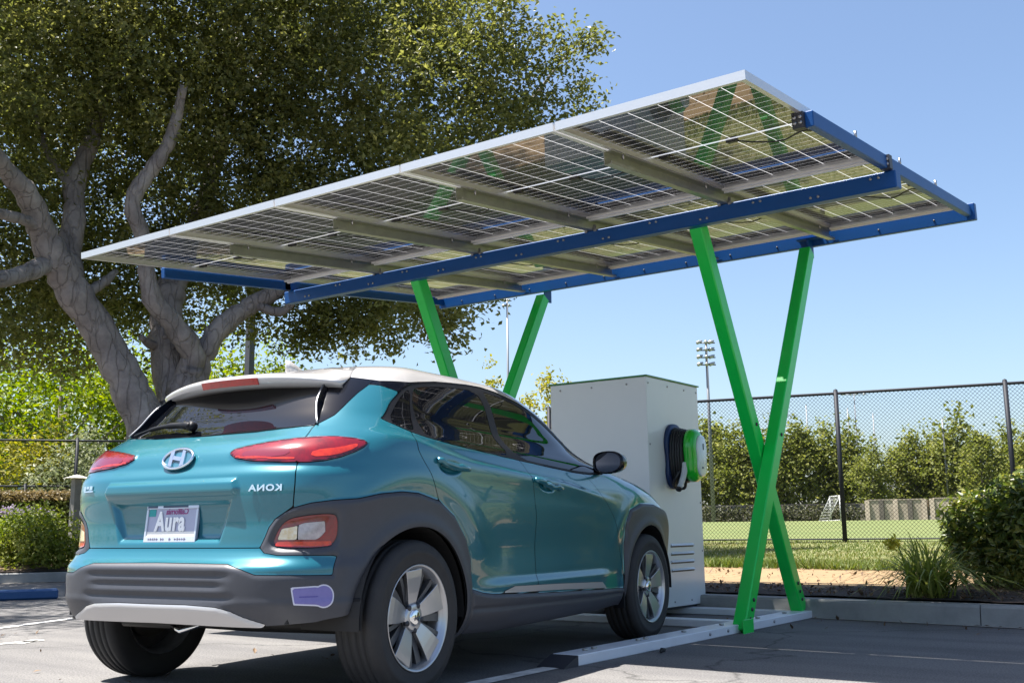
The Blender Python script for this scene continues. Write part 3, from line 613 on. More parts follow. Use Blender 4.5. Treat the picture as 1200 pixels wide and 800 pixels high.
# left bed furniture
p=at(89,575,19.5); b=np.array([p[0],p[1],float(gz(p[0],p[1]))]); t=thing('stone_pillar','stone bollard with pale flat cap beside the hedge at left','bollard',tuple(b)); H=at(89,560,19.5)[2]-b[2]
m=MB(); m.box((0,0,H/2),(.12,.12,H)); m.build('shaft',mat('stone_grey',(.22,.21,.20),rough=.9,var=.6,vscale=10),t); m=MB(); m.add([(-.16,-.16,H),(.16,-.16,H),(.16,.16,H),(-.16,.16,H),(0,0,H+.06)],[(3,2,1,0),(0,1,4),(1,2,4),(2,3,4),(3,0,4)]); m.build('cap',mat('cap_pale',(.6,.57,.5),rough=.8),t)
A=np.array([-11.55,6.05]);B=np.array([-11.12,6.80]); d=(B-A)/np.linalg.norm(B-A)
t=thing('wheel_stop','blue painted parking wheel stop on the asphalt at the left edge','wheel stop',(float(B[0]),float(B[1]),0)); m=MB(); m.bar((-d[0]*1.8,-d[1]*1.8,.055),(0,0,.055),.17,.11,bev=.02); m.build('stop_body',mat('stop_blue',(.015,.07,.20),rough=.6,var=.6,vscale=8,base2=(.03,.09,.22)),t)
studs('anchor_pin',M_bolt,t,[(-d[0]*s,-d[1]*s,.108) for s in (.25,1.5)],(0,0,.01),.02)
# a dry twig on the shaded asphalt
p=np.array([-2.99,5.62]); m=MB(); m.tube([(p[0],p[1],.008),(p[0]+.012,p[1]-.05,.012),(p[0]+.035,p[1]-.11,.008)],[.010,.014,.006],6); o=m.build('bark_scrap',mat('bark_black',(.008,.008,.008),rough=.8)); tag(o,'small curled black scrap lying on the shaded asphalt in front of the green leg','litter')
# distant building behind the left trees
p=at(6,530,60); t=thing('building','pale bluish building wall glimpsed behind the trees at the left edge','building',(p[0],p[1],.4)); m=MB(); m.box((-2,0,3),(7,5,6)); m.build('wall',mat('wall_blue',(.30,.36,.46),rough=.8,var=.4,vscale=.6),t)
for k in range(3):
    m=MB(); m.box((-.6+0*k+1.2*k-1.6,-2.52,3.4),(.7,.06,1.3)); f=m.build('window',mat('window_dark',(.03,.04,.06),rough=.1),t)
m=MB(); m.box((-2,0,6.05),(7.4,5.4,.12)); m.build('roof',mat('roof_grey',(.2,.2,.22),rough=.8),t)
# ---------------------------------------------------------------- the teal crossover
CARX,CARY,CARA=-3.9559,3.4787,-.1039
CAR=thing('crossover_car','teal compact crossover with grey cladding and pale roof, parked under the solar canopy','car',(CARX,CARY,0),-CARA)
def paint_mat():
    m=mat('teal_paint',(.012,.140,.186),rough=.28,metal=.35,coat=1.,coat_r=.02,ior=1.5,var=.25,vscale=1.3,base2=(.009,.115,.160))
    return m
M_teal=paint_mat()
M_clad=mat('grey_cladding',(.042,.045,.056),rough=.48,var=.4,vscale=30,base2=(.032,.034,.042),bump=.05,bscale=900)
M_roof=mat('roof_paint',(.50,.485,.475),rough=.3,metal=.2,coat=1,coat_r=.03)
M_gloss=mat('gloss_black',(.003,.004,.008),rough=.12,coat=.1,coat_r=.03,spec=.25)
M_rub=mat('black_trim',(.007,.008,.011),rough=.5,spec=.2)
M_glass=mat('privacy_glass',(.0025,.003,.0045),rough=.015,spec=.5,ior=1.6)
M_skid=mat('silver_trim',(.50,.49,.49),rough=.36,metal=.55,coat=.2)
M_chrome=mat('chrome',(.80,.82,.85),rough=.10,metal=1)
M_red=mat('lens_red',(.20,.003,.009),rough=.12,coat=1,coat_r=.02,var=.8,vscale=22,base2=(.075,.002,.007))
M_red2=mat('lens_orange',(.55,.035,.012),rough=.15,coat=1,coat_r=.02,var=.8,vscale=40,base2=(.30,.012,.01))
M_clear=mat('lens_clear',(.42,.38,.38),rough=.10,coat=1,coat_r=.02,var=.9,vscale=38,base2=(.25,.22,.24))
M_amber=mat('lens_ivory',(.60,.45,.24),rough=.12,coat=1,coat_r=.02,var=.8,vscale=50,base2=(.75,.72,.62))
M_under=mat('underbody',(.010,.010,.011),rough=.7)
M_tyre=mat('tyre_rubber',(.018,.018,.020),rough=.75,var=.6,vscale=14,base2=(.032,.031,.030),bump=.15,bscale=220)
M_rim=mat('rim_machined',(.46,.47,.49),rough=.30,metal=.8,coat=.3)
M_rimd=mat('rim_dark',(.10,.105,.115),rough=.38,metal=.5)
M_disc=mat('brake_disc',(.12,.11,.10),rough=.45,metal=.7)
GP,GS,GT=body_grid(220,240,110,260)
def sdpoly(poly,s=None,t=None):
    """signed distance to a polygon in the unwrapped skin, negative inside"""
    s=GS if s is None else s; t=GT if t is None else t
    P=np.asarray(poly,float); d=np.full(s.shape,1e9); c=np.zeros(s.shape,bool); n=len(P)
    for i in range(n):
        ax,ay=P[i]; bx,by=P[(i+1)%n]; ex,ey=bx-ax,by-ay; wx,wy=s-ax,t-ay
        h=np.clip((wx*ex+wy*ey)/(ex*ex+ey*ey+1e-12),0,1); d=np.minimum(d,(wx-ex*h)**2+(wy-ey*h)**2)
        if ay!=by: c^=((ay>t)!=(by>t))&(s<(bx-ax)*(t-ay)/(by-ay)+ax)
    d=np.sqrt(d); return np.where(c,-d,d)
def sdline(pts):
    P=np.asarray(pts,float); d=np.full(GS.shape,1e9); sg=np.zeros(GS.shape)
    for i in range(len(P)-1):
        (ax,ay),(bx,by)=P[i],P[i+1]; ex,ey=bx-ax,by-ay; wx,wy=GS-ax,GT-ay
        h=np.clip((wx*ex+wy*ey)/(ex*ex+ey*ey),0,1); q=(wx-ex*h)**2+(wy-ey*h)**2; m=q<d
        d=np.where(m,q,d); sg=np.where(m,np.sign(ex*wy-ey*wx),sg)
    return np.sqrt(d)*sg     # positive on the left of the line
def rnd(poly,k=3):
    """Chaikin corner rounding"""
    P=np.asarray(poly,float)
    for _ in range(k):
        Q=np.roll(P,-1,0); P=np.stack([.75*P+.25*Q,.25*P+.75*Q],1).reshape(-1,2)
    return P
fT=lambda ks,vs: np.interp(GT,ks,vs)
P_tail=[(-.5,.637),(.511,.637),(.533,.684),(.546,.718),(.573,.752),(.613,.778),(.645,.80),(.650,.89),(.649,.97),(.650,1.061),(.681,1.137),(.692,1.151),(.36,1.131),(.01,1.127),(-.5,1.130)]
P_rwin=[(-.5,1.130),(.01,1.127),(.36,1.131),(.692,1.151),(.723,1.247),(.743,1.35),(.76,1.42),(-.5,1.42)]
P_dp=[(.692,1.151),(.795,1.20),(.946,1.316),(1.04,1.372),(1.08,1.40),(.9,1.43),(.76,1.42),(.743,1.35),(.723,1.247)]
L_roof=[(-.5,1.405),(.742,1.405),(1.0,1.388),(1.10,1.383),(1.2,1.388),(1.40,1.402),(1.52,1.414),(1.887,1.437),(2.285,1.450),(2.682,1.460),(3.06,1.463),(3.36,1.449),(3.60,1.416),(3.83,1.345),(3.945,1.275),(3.985,1.19),(3.99,1.10)]
P_wout=[(1.06,1.190),(1.09,1.204),(1.175,1.28),(1.299,1.351),(1.40,1.383),(1.52,1.400),(1.887,1.423),(2.285,1.437),(2.682,1.447),(3.06,1.450),(3.35,1.435),(3.588,1.401),(3.80,1.335),(3.91,1.27),(3.95,1.19),(3.90,1.13),(3.717,1.080),(3.256,1.056),(2.711,1.066),(2.302,1.077),(1.928,1.088),(1.597,1.100),(1.365,1.119),(1.238,1.139)]
P_qg=[(1.125,1.186),(1.219,1.263),(1.31,1.325),(1.385,1.351),(1.335,1.27),(1.295,1.19),(1.278,1.150),(1.20,1.166)]
P_rg=[(1.43,1.352),(1.511,1.372),(1.85,1.393),(2.188,1.406),(2.735,1.417),(2.60,1.33),(2.40,1.20),(2.285,1.100),(2.113,1.098),(1.705,1.108),(1.378,1.126),(1.365,1.20),(1.385,1.28)]
P_fg=[(2.93,1.417),(3.06,1.418),(3.30,1.405),(3.52,1.372),(3.70,1.315),(3.80,1.25),(3.85,1.169),(3.83,1.12),(3.717,1.098),(3.296,1.078),(2.762,1.085),(2.41,1.094),(2.52,1.18),(2.72,1.31)]
P_clad=[(.645,.795),(.715,.814),(.803,.825),(.907,.832),(1.019,.853),(1.146,.864),(1.259,.860),(1.414,.829),(1.543,.761),(1.635,.664),(1.679,.575),(1.698,.425),(1.70,.10),(-.5,.10),(-.5,.582),(.199,.576),(.388,.574),(.458,.555),(.521,.533),(.661,.530),(.823,.527),(.83,.600),(.814,.604),(.593,.607),(.534,.617),(.511,.637),(.533,.684),(.546,.718),(.573,.752),(.613,.778)]
P_bump=[(-.5,.637),(.511,.637),(.534,.617),(.593,.607),(.814,.604),(.83,.600),(.823,.527),(.661,.530),(.521,.533),(.458,.555),(.388,.574),(.199,.576),(-.5,.582)]
P_sill=[(1.698,.425),(1.80,.402),(1.878,.393),(2.432,.370),(3.051,.352),(3.4,.340),(3.4,.10),(1.70,.10)]
P_fclad=[(3.4,.10),(3.4,.340),(3.412,.615),(3.436,.759),(3.53,.841),(3.765,.893),(4.039,.892),(4.267,.836),(4.42,.72),(4.55,.50),(7,.50),(7,.10)]
P_skid=[(-.5,.413),(.194,.416),(.348,.410),(.413,.397),(.471,.374),(.560,.347),(.552,.28),(-.5,.28)]
P_tl=[(.282,1.037),(.424,1.062),(.661,1.087),(.847,1.091),(.962,1.072),(.927,1.04),(.795,.99),(.661,.976),(.361,.996)]
P_ll=[(.562,.641),(.578,.697),(.616,.750),(.698,.766),(.803,.773),(.822,.757),(.828,.68),(.80,.640),(.689,.634)]
P_llc=[(.583,.668),(.600,.713),(.655,.722),(.69,.735),(.772,.742),(.776,.70),(.757,.678),(.74,.668)]
P_strip=[(1.943,.396),(2.073,.421),(2.569,.410),(3.079,.394),(3.15,.356),(2.573,.379),(2.076,.391)]
L_back=([.10,.425,.62,.767,.837,.949,1.05,1.098,1.3],[1.70,1.70,1.654,1.514,1.41,1.345,1.262,1.25,1.25])
L_mid=([.10,.846,.95,1.02,1.082,1.3],[2.316,2.316,2.335,2.352,2.362,2.38])
L_fr=([.10,.34,.484,.70,.938,1.054,1.3],[3.4,3.4,3.385,3.305,3.215,3.225,3.24])
L_bot=([0,.55,.75,.93,1.03,1.25,1.66,1.76,3.3,3.4,3.7,4.4,4.8,7],[.343,.338,.35,.385,.40,.30,.228,.230,.250,.252,.25,.26,.26,.24])
# --- relief of the skin
Y0,Z0,X0=GP[...,1],GP[...,2],GP[...,0]
DISP=np.zeros(GS.shape); ss=sstep
d_clad=sdpoly(P_clad); d_sill=sdpoly(P_sill); d_fc=sdpoly(P_fclad); d_cl=np.minimum(np.minimum(d_clad,d_sill),d_fc)
rr=np.hypot(Y0,Z0-.33); rf=np.hypot(Y0-2.6,Z0-.33)
side=ss(.45,.62,X0)
d_arch=np.where(X0>.45,np.minimum(rr,rf)-.386,1.)
DISP+=.015*ss(.004,-.014,d_cl)*ss(.60,1.05,GS).clip(.35,1)
DISP+=.010*side*np.exp(-((np.minimum(rr,rf)-.40)/.035)**2)
for r_ in (rr,rf): DISP+=.009*side*np.exp(-((r_-.60)/.06)**2)*ss(.55,.75,Z0)
d_rec=sdpoly([(-.5,.842),(.372,.842),(.305,.655),(-.5,.655)]); DISP-=.026*ss(.0,-.035,d_rec)
d_led=sdpoly([(-.5,.846),(.385,.846),(.405,.872),(.385,.917),(-.5,.917)]); DISP+=.020*ss(.004,-.016,d_led)
d_ll=sdpoly(rnd(P_ll,2)); DISP-=.012*ss(.022,.0,d_ll)
for tt,w_ in ((.533,.36),(.495,.34),(.447,.38)):
    DISP-=.009*ss(w_+.08,w_-.02,GS)*np.exp(-np.clip((GT-(tt-.004))/.012,0,9)**2)*ss(tt-.035,tt-.004,GT)
DISP+=.012*ss(.004,-.012,sdpoly(P_skid))
DISP+=.006*ss(.446,.418,GT-.02*ss(.35,.55,GS)*0)*ss(1.02,.92,GS)
dc=sdline([(.95,1.118),(1.25,1.092),(1.474,1.046),(1.744,1.015),(2.2,1.0),(2.7,.987),(3.1,.945),(3.5,.90)])
DISP+=.011*np.where(dc>0,np.exp(-(dc/.016)**2),np.exp(-(dc/.06)**2))*ss(.9,1.15,GS)*ss(3.5,2.9,GS)
DISP-=.010*ss(1.68,1.74,GS)*ss(3.42,3.36,GS)*np.exp(-((GT-(.335-.012*(GS-1.7)))/.009)**2)
dm=ss(1.7,2.0,GS)*ss(3.35,3.05,GS)
DISP-=.010*dm*np.exp(-((GT-.62)/.11)**2); DISP+=.014*dm*ss(.475,.425,GT)
DISP+=.020*ss(.985,.925,GT)*ss(.70,.90,GT)*ss(1.1,.62,GS)
d_tl=sdpoly(rnd(P_tl,1)); DISP+=.006*ss(.012,-.006,d_tl)
HND=[((1.40,1.012),(1.668,.985)),((2.365,.983),(2.668,.955))]
for (a,b) in HND:
    mx,my=(a[0]+b[0])/2-.02,(a[1]+b[1])/2-.016; e=np.hypot((GS-mx)/.105,(GT-my)/.030); DISP-=.010*ss(1.0,.6,e)
d_win=np.minimum(sdpoly(P_wout),sdpoly(P_rwin)); DISP-=.003*ss(.003,-.004,d_win)
def gnormals(P):
    gu=np.gradient(P,axis=1); gv=np.gradient(P,axis=0); n=np.cross(gu,gv); L=np.linalg.norm(n,axis=-1,keepdims=True); n=n/np.maximum(L,1e-12); n[-1]=(0,0,1); n[:,0,0]=0; return n/np.linalg.norm(n,axis=-1,keepdims=True)
GN0=gnormals(GP); GQ=GP+GN0*DISP[...,None]; GQ[:,0,0]=0; GQ[:,-1,0]=0; GN=gnormals(GQ)
nt_,nc_=GS.shape; ii=np.arange(nt_*nc_).reshape(nt_,nc_); q00,q01,q10,q11=ii[:-1,:-1].ravel(),ii[:-1,1:].ravel(),ii[1:,:-1].ravel(),ii[1:,1:].ravel()
TRI=np.concatenate([np.stack([q00,q01,q11],1),np.stack([q00,q11,q10],1)])
fQ,fN=GQ.reshape(-1,3),GN.reshape(-1,3)
def cut(d,off=0.):
    """part of the skin where d<0: vertices, triangles, normals (outline cut exactly on d=0)"""
    d=d.ravel(); d=np.where(np.abs(d)<1e-7,1e-7,d); ins=d<0; k=ins[TRI].sum(1); V=[];Nn=[]
    full=TRI[k==3]; ev={}
    TT=[full]; nv=len(d); newi=[]; newj=[]
    for want in (1,2):
        tr=TRI[k==want]; 
        if not len(tr): continue
        m=ins[tr]; odd=np.argmax(m,1) if want==1 else np.argmin(m,1); r=np.arange(len(tr))
        a,b,c=tr[r,odd],tr[r,(odd+1)%3],tr[r,(odd+2)%3]
        i1=nv+len(newi)*0+sum(map(len,newi)); newi.append(a);newj.append(b); e1=i1+np.arange(len(a))
        i2=nv+sum(map(len,newi)); newi.append(a);newj.append(c); e2=i2+np.arange(len(a))
        if want==1: TT.append(np.stack([a,e1,e2],1))
        else: TT.append(np.stack([e1,b,c],1)); TT.append(np.stack([e1,c,e2],1))
    T=np.concatenate(TT)
    if newi:
        A=np.concatenate(newi);B=np.concatenate(newj); f=(d[A]/(d[A]-d[B]))[:,None]
        X=np.concatenate([fQ,fQ[A]+(fQ[B]-fQ[A])*f]); Y=np.concatenate([fN,fN[A]+(fN[B]-fN[A])*f]); Y/=np.linalg.norm(Y,axis=1,keepdims=True)+1e-9
    else: X,Y=fQ,fN
    u,inv=np.unique(T.ravel(),return_inverse=True); X,Y=X[u],Y[u]; T=inv.reshape(-1,3)
    return X+Y*off,T,Y
def both(name,d,m,parent,off=0.,label=None):
    V,T,n=cut(d,off); flip=np.array([-1,1,1])
    o=raw(name,np.concatenate([V,V*flip]),np.concatenate([T,T[:,::-1]+len(V)]),m,parent,True,np.concatenate([n,n*flip]))
    return o
def pair(name,d,m,parent,off=0.,parents=None):
    V,T,n=cut(d,off); flip=np.array([-1,1,1]); P=parents or (parent,parent)
    return (raw(name,V,T,m,P[0],True,n),raw(name,V*flip,T[:,::-1].copy(),m,P[1],True,n*flip))
mx_=lambda *a: np.maximum.reduce(a)
mn_=lambda *a: np.minimum.reduce(a)
G=.0024
d_bot=np.interp(GS,*L_bot)-GT                     # >0 below the body edge
d_tail=sdpoly(P_tail); d_rw=sdpoly(rnd(P_rwin,0)); d_dp=sdpoly(P_dp); d_roof=-sdline([(a,b-(.006 if 1.3<a<3.8 else 0)) for a,b in L_roof]); d_wo=sdpoly(rnd(P_wout,1))
d_bu=sdpoly(P_bump); d_sk=sdpoly(P_skid); d_band=mx_(np.interp(GS,[0,.7,.76,1.06],[9,9,1.40,1.19])-GT,-d_wo,-d_roof,.76-GS)
above=sdline([(1.02,1.36),(1.10,1.36),(1.299,1.330),(1.5,1.37),(3.3,1.38),(3.62,1.30),(3.98,1.10),(4.05,1.0)])   # strip between side glass and roof
d_band=mx_(-above,-d_wo,d_roof*-1,-d_dp,GS-4.12,1.0-GS); d_band=mx_(d_band,np.where(GS>3.3,1.035-GT,-1))
ws=np.interp(GT,[1.0,1.1,1.3,1.5],[4.25,4.16,4.06,4.0])
d_wind=mx_(ws-GS,1.095-GT,GT-1.497)
d_roof=np.where(GS>3.99,np.maximum(1.10-GT,-99),d_roof); d_roof=np.maximum(d_roof,-d_wind)          # windscreen
taken=mn_(d_rw,d_dp,d_wo,d_cl,d_bu)
taken=mn_(taken,d_band,d_wind,d_roof)
side_t=mx_(-taken+G,-d_tl+G,-d_tail+G,d_bot,-d_arch)
sb=np.interp(GT,*L_back); smd=np.interp(GT,*L_mid); sf=np.interp(GT,*L_fr)
pair('quarter_panel',mx_(side_t,GS-sb+G,.4-GS),M_teal,CAR)
rd=pair('rear_door',mx_(side_t,sb-GS+G,GS-smd+G,-sdpoly(P_strip)+.0005),M_teal,CAR)
fd=pair('front_door',mx_(side_t,smd-GS+G,GS-sf+G,-sdpoly(P_strip)+.0005),M_teal,CAR)
both('front_fender',mx_(side_t,sf-GS+G,-mx_(.905-GT,4.2-GS)+G),M_teal,CAR)
both('hood',mx_(side_t,mx_(.905-GT,4.2-GS)+G),M_teal,CAR)
TG=both('tailgate',mx_(d_tail+G,-d_tl+G),M_teal,CAR)
both('rear_bumper',mx_(d_bu+G*.6,-d_arch),M_teal,CAR)
both('rear_cladding',mx_(d_clad+G*.6,-d_ll+.001,-d_sk+.001,d_bot,-d_arch),M_clad,CAR)
pair('sill_cladding',mx_(d_sill+.0005,d_bot,-d_arch),M_clad,CAR)
both('front_cladding',mx_(d_fc+.0005,d_bot,-d_arch),M_clad,CAR)
both('skid_plate',mx_(d_sk+.001,d_bot),M_skid,CAR)
pair('door_strip',sdpoly(P_strip),M_skid,CAR,.004)
both('roof',mx_(d_roof+.001),M_roof,CAR)
both('rear_window',mx_(d_rw+.001,d_roof+.001 if False else -d_roof+.001),M_glass,CAR)
pair('rear_pillar_trim',mx_(d_dp+.0012,-d_roof+.001),M_gloss,CAR)
pair('roof_rail_trim',mx_(d_band+.001),M_gloss,CAR)
both('windscreen',d_wind+.002,M_glass,CAR)
gl=[sdpoly(rnd(p,1))-.008 for p in (P_qg,P_rg,P_fg)]
fr_=pair('window_frame',mx_(d_wo+.0005,-mn_(*gl)+.0003),M_rub,CAR,.0015)
for g_ in gl: pair('side_window',g_,M_glass,CAR,0.)
# --- lamps
tls=pair('tail_light',mx_(d_tl+.0008,np.abs(GS-.650)*-1+.0016),M_red,CAR,.003)
pair('lens_rim',mx_(d_tl+.0006,-(d_tl+.007),np.abs(GS-.650)*-1+.0014),mat('rim_red',(.05,.002,.005),rough=.2,coat=.6),None,.0036,tls)
pair('light_guide',sdpoly([(.335,1.006),(.50,.997),(.64,.990),(.64,.998),(.50,1.006),(.345,1.014)]),M_red2,None,.0042,tls)
pair('light_reflector',sdpoly(rnd([(.70,1.000),(.71,1.028),(.82,1.040),(.905,1.062),(.90,1.042),(.80,1.006)],1)),M_red2,None,.0042,tls)
pair('light_reflector',sdpoly(rnd([(.36,1.012),(.40,1.035),(.60,1.048),(.62,1.01),(.5,1.0)],1)),mat('lens_dark',(.14,.004,.02),rough=.15,coat=1),None,.0042,tls)
lls=pair('rear_lamp',mx_(d_ll+.0005,-sdpoly(P_llc)),M_red,CAR,.004)
pair('lamp_lens',mx_(sdpoly(P_llc)+.0005,GS-.664),M_amber,None,.003,lls)
pair('lamp_lens',mx_(sdpoly(P_llc)+.0005,.668-GS),M_clear,None,.003,lls)
pair('lamp_reflector',sdpoly([(.575,.643),(.58,.660),(.80,.662),(.806,.646),(.79,.641)]),M_red2,None,.0048,lls)
# clean-air decals on the bumper corners
P_tag=[(.661,.484),(.755,.488)]+[(.785+.042*math.cos(a),.448+.045*math.sin(a)) for a in np.linspace(2.15,-2.15,22)]+[(.752,.412),(.672,.418)]
dt=sdpoly(P_tag)
for sgn in (0,1):
    V,T,n=cut(dt,.0015); V2,T2,n2=cut(dt+.0055,.0024); fl=np.array([-1,1,1])
    if sgn: V=V*fl;T=T[:,::-1].copy();n=n*fl;V2=V2*fl;T2=T2[:,::-1].copy();n2=n2*fl
    dk=raw('bumper_decal',V,T,mat('decal_border',(.55,.55,.66),rough=.4),CAR,True,n,)
    raw('decal_face',V2,T2,mat('decal_purple',(.15,.135,.36),rough=.4,var=.5,vscale=55,base2=(.19,.18,.42)),dk,True,n2)
    ft=np.zeros(GS.shape)+1.
    for k,(a,b,tt) in enumerate([(.69,.775,.474),(.69,.80,.460),(.69,.765,.446),(.692,.755,.432)]):
        ft=np.minimum(ft,sdpoly([(a,tt-.0016),(b,tt-.0016),(b,tt+.0016),(a,tt+.0016)]))
    V3,T3,n3=cut(ft,.003)
    if len(T3):
        if sgn: V3=V3*fl;T3=T3[:,::-1].copy();n3=n3*fl
        raw('decal_print',V3,T3,mat('decal_ink',(.08,.07,.28),rough=.5),dk,True,n3)
# --- dark structure behind the shut lines
both('inner_structure',mx_(d_bot+.012,-d_arch-.0,.30-GT if False else -1+0*GT),M_under,CAR,-.014)
def skin(s,t,off=0.,sgn=1):
    k=np.argmin(((GS-s)**2+(GT-t)**2).ravel()); p=fQ[k]+fN[k]*off; n=fN[k]
    return np.array([p[0]*sgn,p[1],p[2]]),np.array([n[0]*sgn,n[1],n[2]])
# --- door handles
for di,(a,b) in enumerate(HND):
    for sg in (1,-1):
        door=(rd,fd)[di][0 if sg>0 else 1]; P=[];R=[]
        for u in np.linspace(0,1,12):
            s=a[0]+(b[0]-a[0])*u; t=a[1]+(b[1]-a[1])*u; h=.015*math.sin(math.pi*min(1,max(0,u)))**.45 if 0<u<1 else .004
            P.append(skin(s,t,h+.001,sg)[0]); R.append(.0135+.003*math.sin(math.pi*u))
        m=MB(); m.tube(P,R,10); m.build('door_handle',M_teal,door)
# --- spoiler
sp=[]; xs=np.linspace(-.55,.55,41)
def roofz(x,y):
    m_=np.hypot(fQ[:,0]-abs(x),fQ[:,1]-y)+np.where(fQ[:,2]<1.3,9,0); return fQ[np.argmin(m_),2]
for x in xs:
    q=abs(x)/.55; yt=-.292+.125*q**2.2; zt=1.408-.036*q**2.5; yb=.07; zb=roofz(x*.85,yb)+.0015
    prof=[(yb,zb-.03),(yb,zb),(-.02,roofz(x*.93,-.02)+.005),(yt+.10,zt+.024),(yt+.03,zt+.010),(yt+.004,zt-.002),(yt,zt-.012),(yt+.014,zt-.044+.010*q**4),(yt+.05,zt-.054+.018*q**4),(yt+.14,zt-.046)]
    sp+= [(x*(.85,.85,.93,.98,1,1,1,1,1,.97)[i_],y,z) for i_,(y,z) in enumerate(prof)]
k=10; F=[(i*k+j,(i+1)*k+j,(i+1)*k+j+1,i*k+j+1) for i in range(40) for j in range(k-1)]+[tuple(range(k)),tuple(400+j for j in range(k))[::-1]]
m=MB(); m.add(sp,F,True); SPO=m.build('roof_spoiler',M_roof,CAR)
m=MB(); V=[]
for x in np.linspace(-.175,.175,13):
    q=abs(x)/.565; yt=-.292+.115*q**2.2; zt=1.408-.03*q**2.5; V+=[(x,yt-.001,zt-.012),(x,yt+.012,zt-.042),(x,yt+.03,zt-.042),(x,yt+.03,zt-.012)]
V=[(x,y-.004,z) for x,y,z in V]
F=[(i*4+j,(i+1)*4+j,(i+1)*4+(j+1)%4,i*4+(j+1)%4) for i in range(12) for j in range(4)]+[(0,1,2,3),(51,50,49,48)]
m.add(V,F,False); m.build('brake_light',mat('brake_red',(.50,.010,.008),rough=.15,coat=1,coat_r=.02,var=.7,vscale=40,base2=(.2,.004,.006)),SPO)
_a=[skin(.700+.038*u,1.158+.195*u,0) for u in (0,.25,.5,.75,1)]; FQP=spline([x[0] for x in _a],14); FQN=spline([x[1] for x in _a],14)
for sg in (1,-1):       # side fins framing the rear glass
    V=[]; n=14
    for i in range(n):
        u=i/(n-1); p,nn=FQP[i]*np.array([sg,1,1]),FQN[i]*np.array([sg,1,1]); w=.006+.034*math.sin(u*2.4)
        d=np.array([0,-1.,.15]); V+=[p+nn*.001+np.array([sg*.004,0,0]),p+nn*.004+d*w+np.array([sg*.006,0,0]),p+nn*.004+d*w+np.array([-sg*.003,0,0]),p+nn*.001+np.array([-sg*.012,0,0])]
    F=[(i*4+j,(i+1)*4+j,(i+1)*4+(j+1)%4,i*4+(j+1)%4) for i in range(n-1) for j in range(4)]+[(0,1,2,3),tuple(4*(n-1)+j for j in (3,2,1,0))]
    m=MB(); m.add(V,F,False); fin=m.build('spoiler_fin',M_gloss,CAR)
    m=MB(); m.tube([V[4*i+1] for i in range(n-3)],[.0045]*(n-5)+[.003,.001],6); m.build('fin_edge',M_skid,fin)
# --- wiper
m=MB(); pts=[skin(-(-s),t,o)[0]*np.array([-1,1,1]) for s,t,o in ((.61,1.152,.012),(.50,1.166,.020),(.36,1.176,.026),(.22,1.170,.030),(.14,1.160,.028))]
pts=spline(pts,16); m.tube(pts,[.006]*4+[.010]*4+[.014]*4+[.019]*4,8); m.tube([pts[-1]+np.array([0,.02,-.005]),pts[-1]+np.array([0,-.012,.003])],.022,12)
m.build('rear_wiper',M_rub,CAR)
# --- antenna fin
m=MB(); V=[]
for i,(dy,w_,h) in enumerate([(-.07,.004,.060),(-.05,.016,.062),(-.02,.024,.050),(.03,.026,.030),(.07,.016,.010),(.085,.004,.002)]):
    V+=[(-w_*1.2,dy,-.008),(w_*1.2,dy,-.008),(w_*.35,dy,h),(-w_*.35,dy,h)]
F=[(i*4+j,(i+1)*4+j,(i+1)*4+(j+1)%4,i*4+(j+1)%4) for i in range(5) for j in range(4)]+[(3,2,1,0),(20,21,22,23)]
m.add([(x,y+.17,z+1.482) for x,y,z in V],F,True); m.build('antenna_fin',M_roof,CAR)
# --- mirrors
for sg in (1,-1):
    m=MB(); V=[];n=24
    c=np.array([.935*sg,1.90,1.082])
    for dy,a,b in ((-.045,.092,.058),(-.055,.098,.063),(-.02,.104,.068),(.05,.094,.060),(.10,.070,.044),(.12,.035,.022)):
        for j in range(n):
            t=2*math.pi*j/n; cx,cz=math.cos(t),math.sin(t); e=2/2.8
            px=a*abs(cx)**e*math.copysign(1,cx); pz=b*abs(cz)**e*math.copysign(1,cz)
            pz*=1-.22*max(0,px/a*sg)**2
            V.append(c+np.array([px,dy-.018*(px*sg/a),pz]))
    F=[(i*n+j,i*n+(j+1)%n,(i+1)*n+(j+1)%n,(i+1)*n+j) for i in range(5) for j in range(n)]+[tuple(5*n+j for j in range(n))]
    m.add(V,F,True); m.bar((.80*sg,1.93,1.035),(.87*sg,1.915,1.05),.05,.035); mir=m.build('wing_mirror',M_gloss,CAR)
    m=MB(); m.add([V[j]*1+np.array([0,.006,0]) for j in range(n)],[tuple(range(n))[::-1]],False); m.build('mirror_glass',mat('mirror',(.75,.78,.8),rough=.02,metal=1),mir)
# --- emblem, script, plate on the tailgate
pe=np.array([0,skin(.0,1.016)[0][1]-.004,1.016]); nrm=skin(.0,1.016)[1]; tl=math.atan2(nrm[2],-nrm[1])
ev=np.array([0,math.sin(tl),math.cos(tl)]); en=np.array([0,-math.cos(tl),math.sin(tl)])
m=MB(); P=[pe+en*.008+np.array([.088*math.cos(t),0,0])+ev*.050*math.sin(t) for t in np.linspace(0,2*math.pi,49)]; m.tube(P,.0065,8,cap=False)
H=[[(-.052,-.034),(-.032,-.041),(-.014,.041),(-.034,.036)],[(.018,-.042),(.040,-.036),(.054,.032),(.034,.040)],[(-.03,-.016),(.026,-.006),(.034,.014),(-.022,.004)]]
for h in H: m.prism([(-a,b) for a,b in h],(1,0,0),ev,pe+en*.002,.011,en)
m.build('emblem',M_chrome,TG)
m=MB(); m.prism([(.084*math.cos(t),.047*math.sin(t)) for t in np.linspace(0,2*math.pi,40,endpoint=False)],(1,0,0),ev,pe-en*.012,.016,en); m.build('emblem_back',mat('emblem_blue',(.02,.10,.15),rough=.3,coat=1),TG)
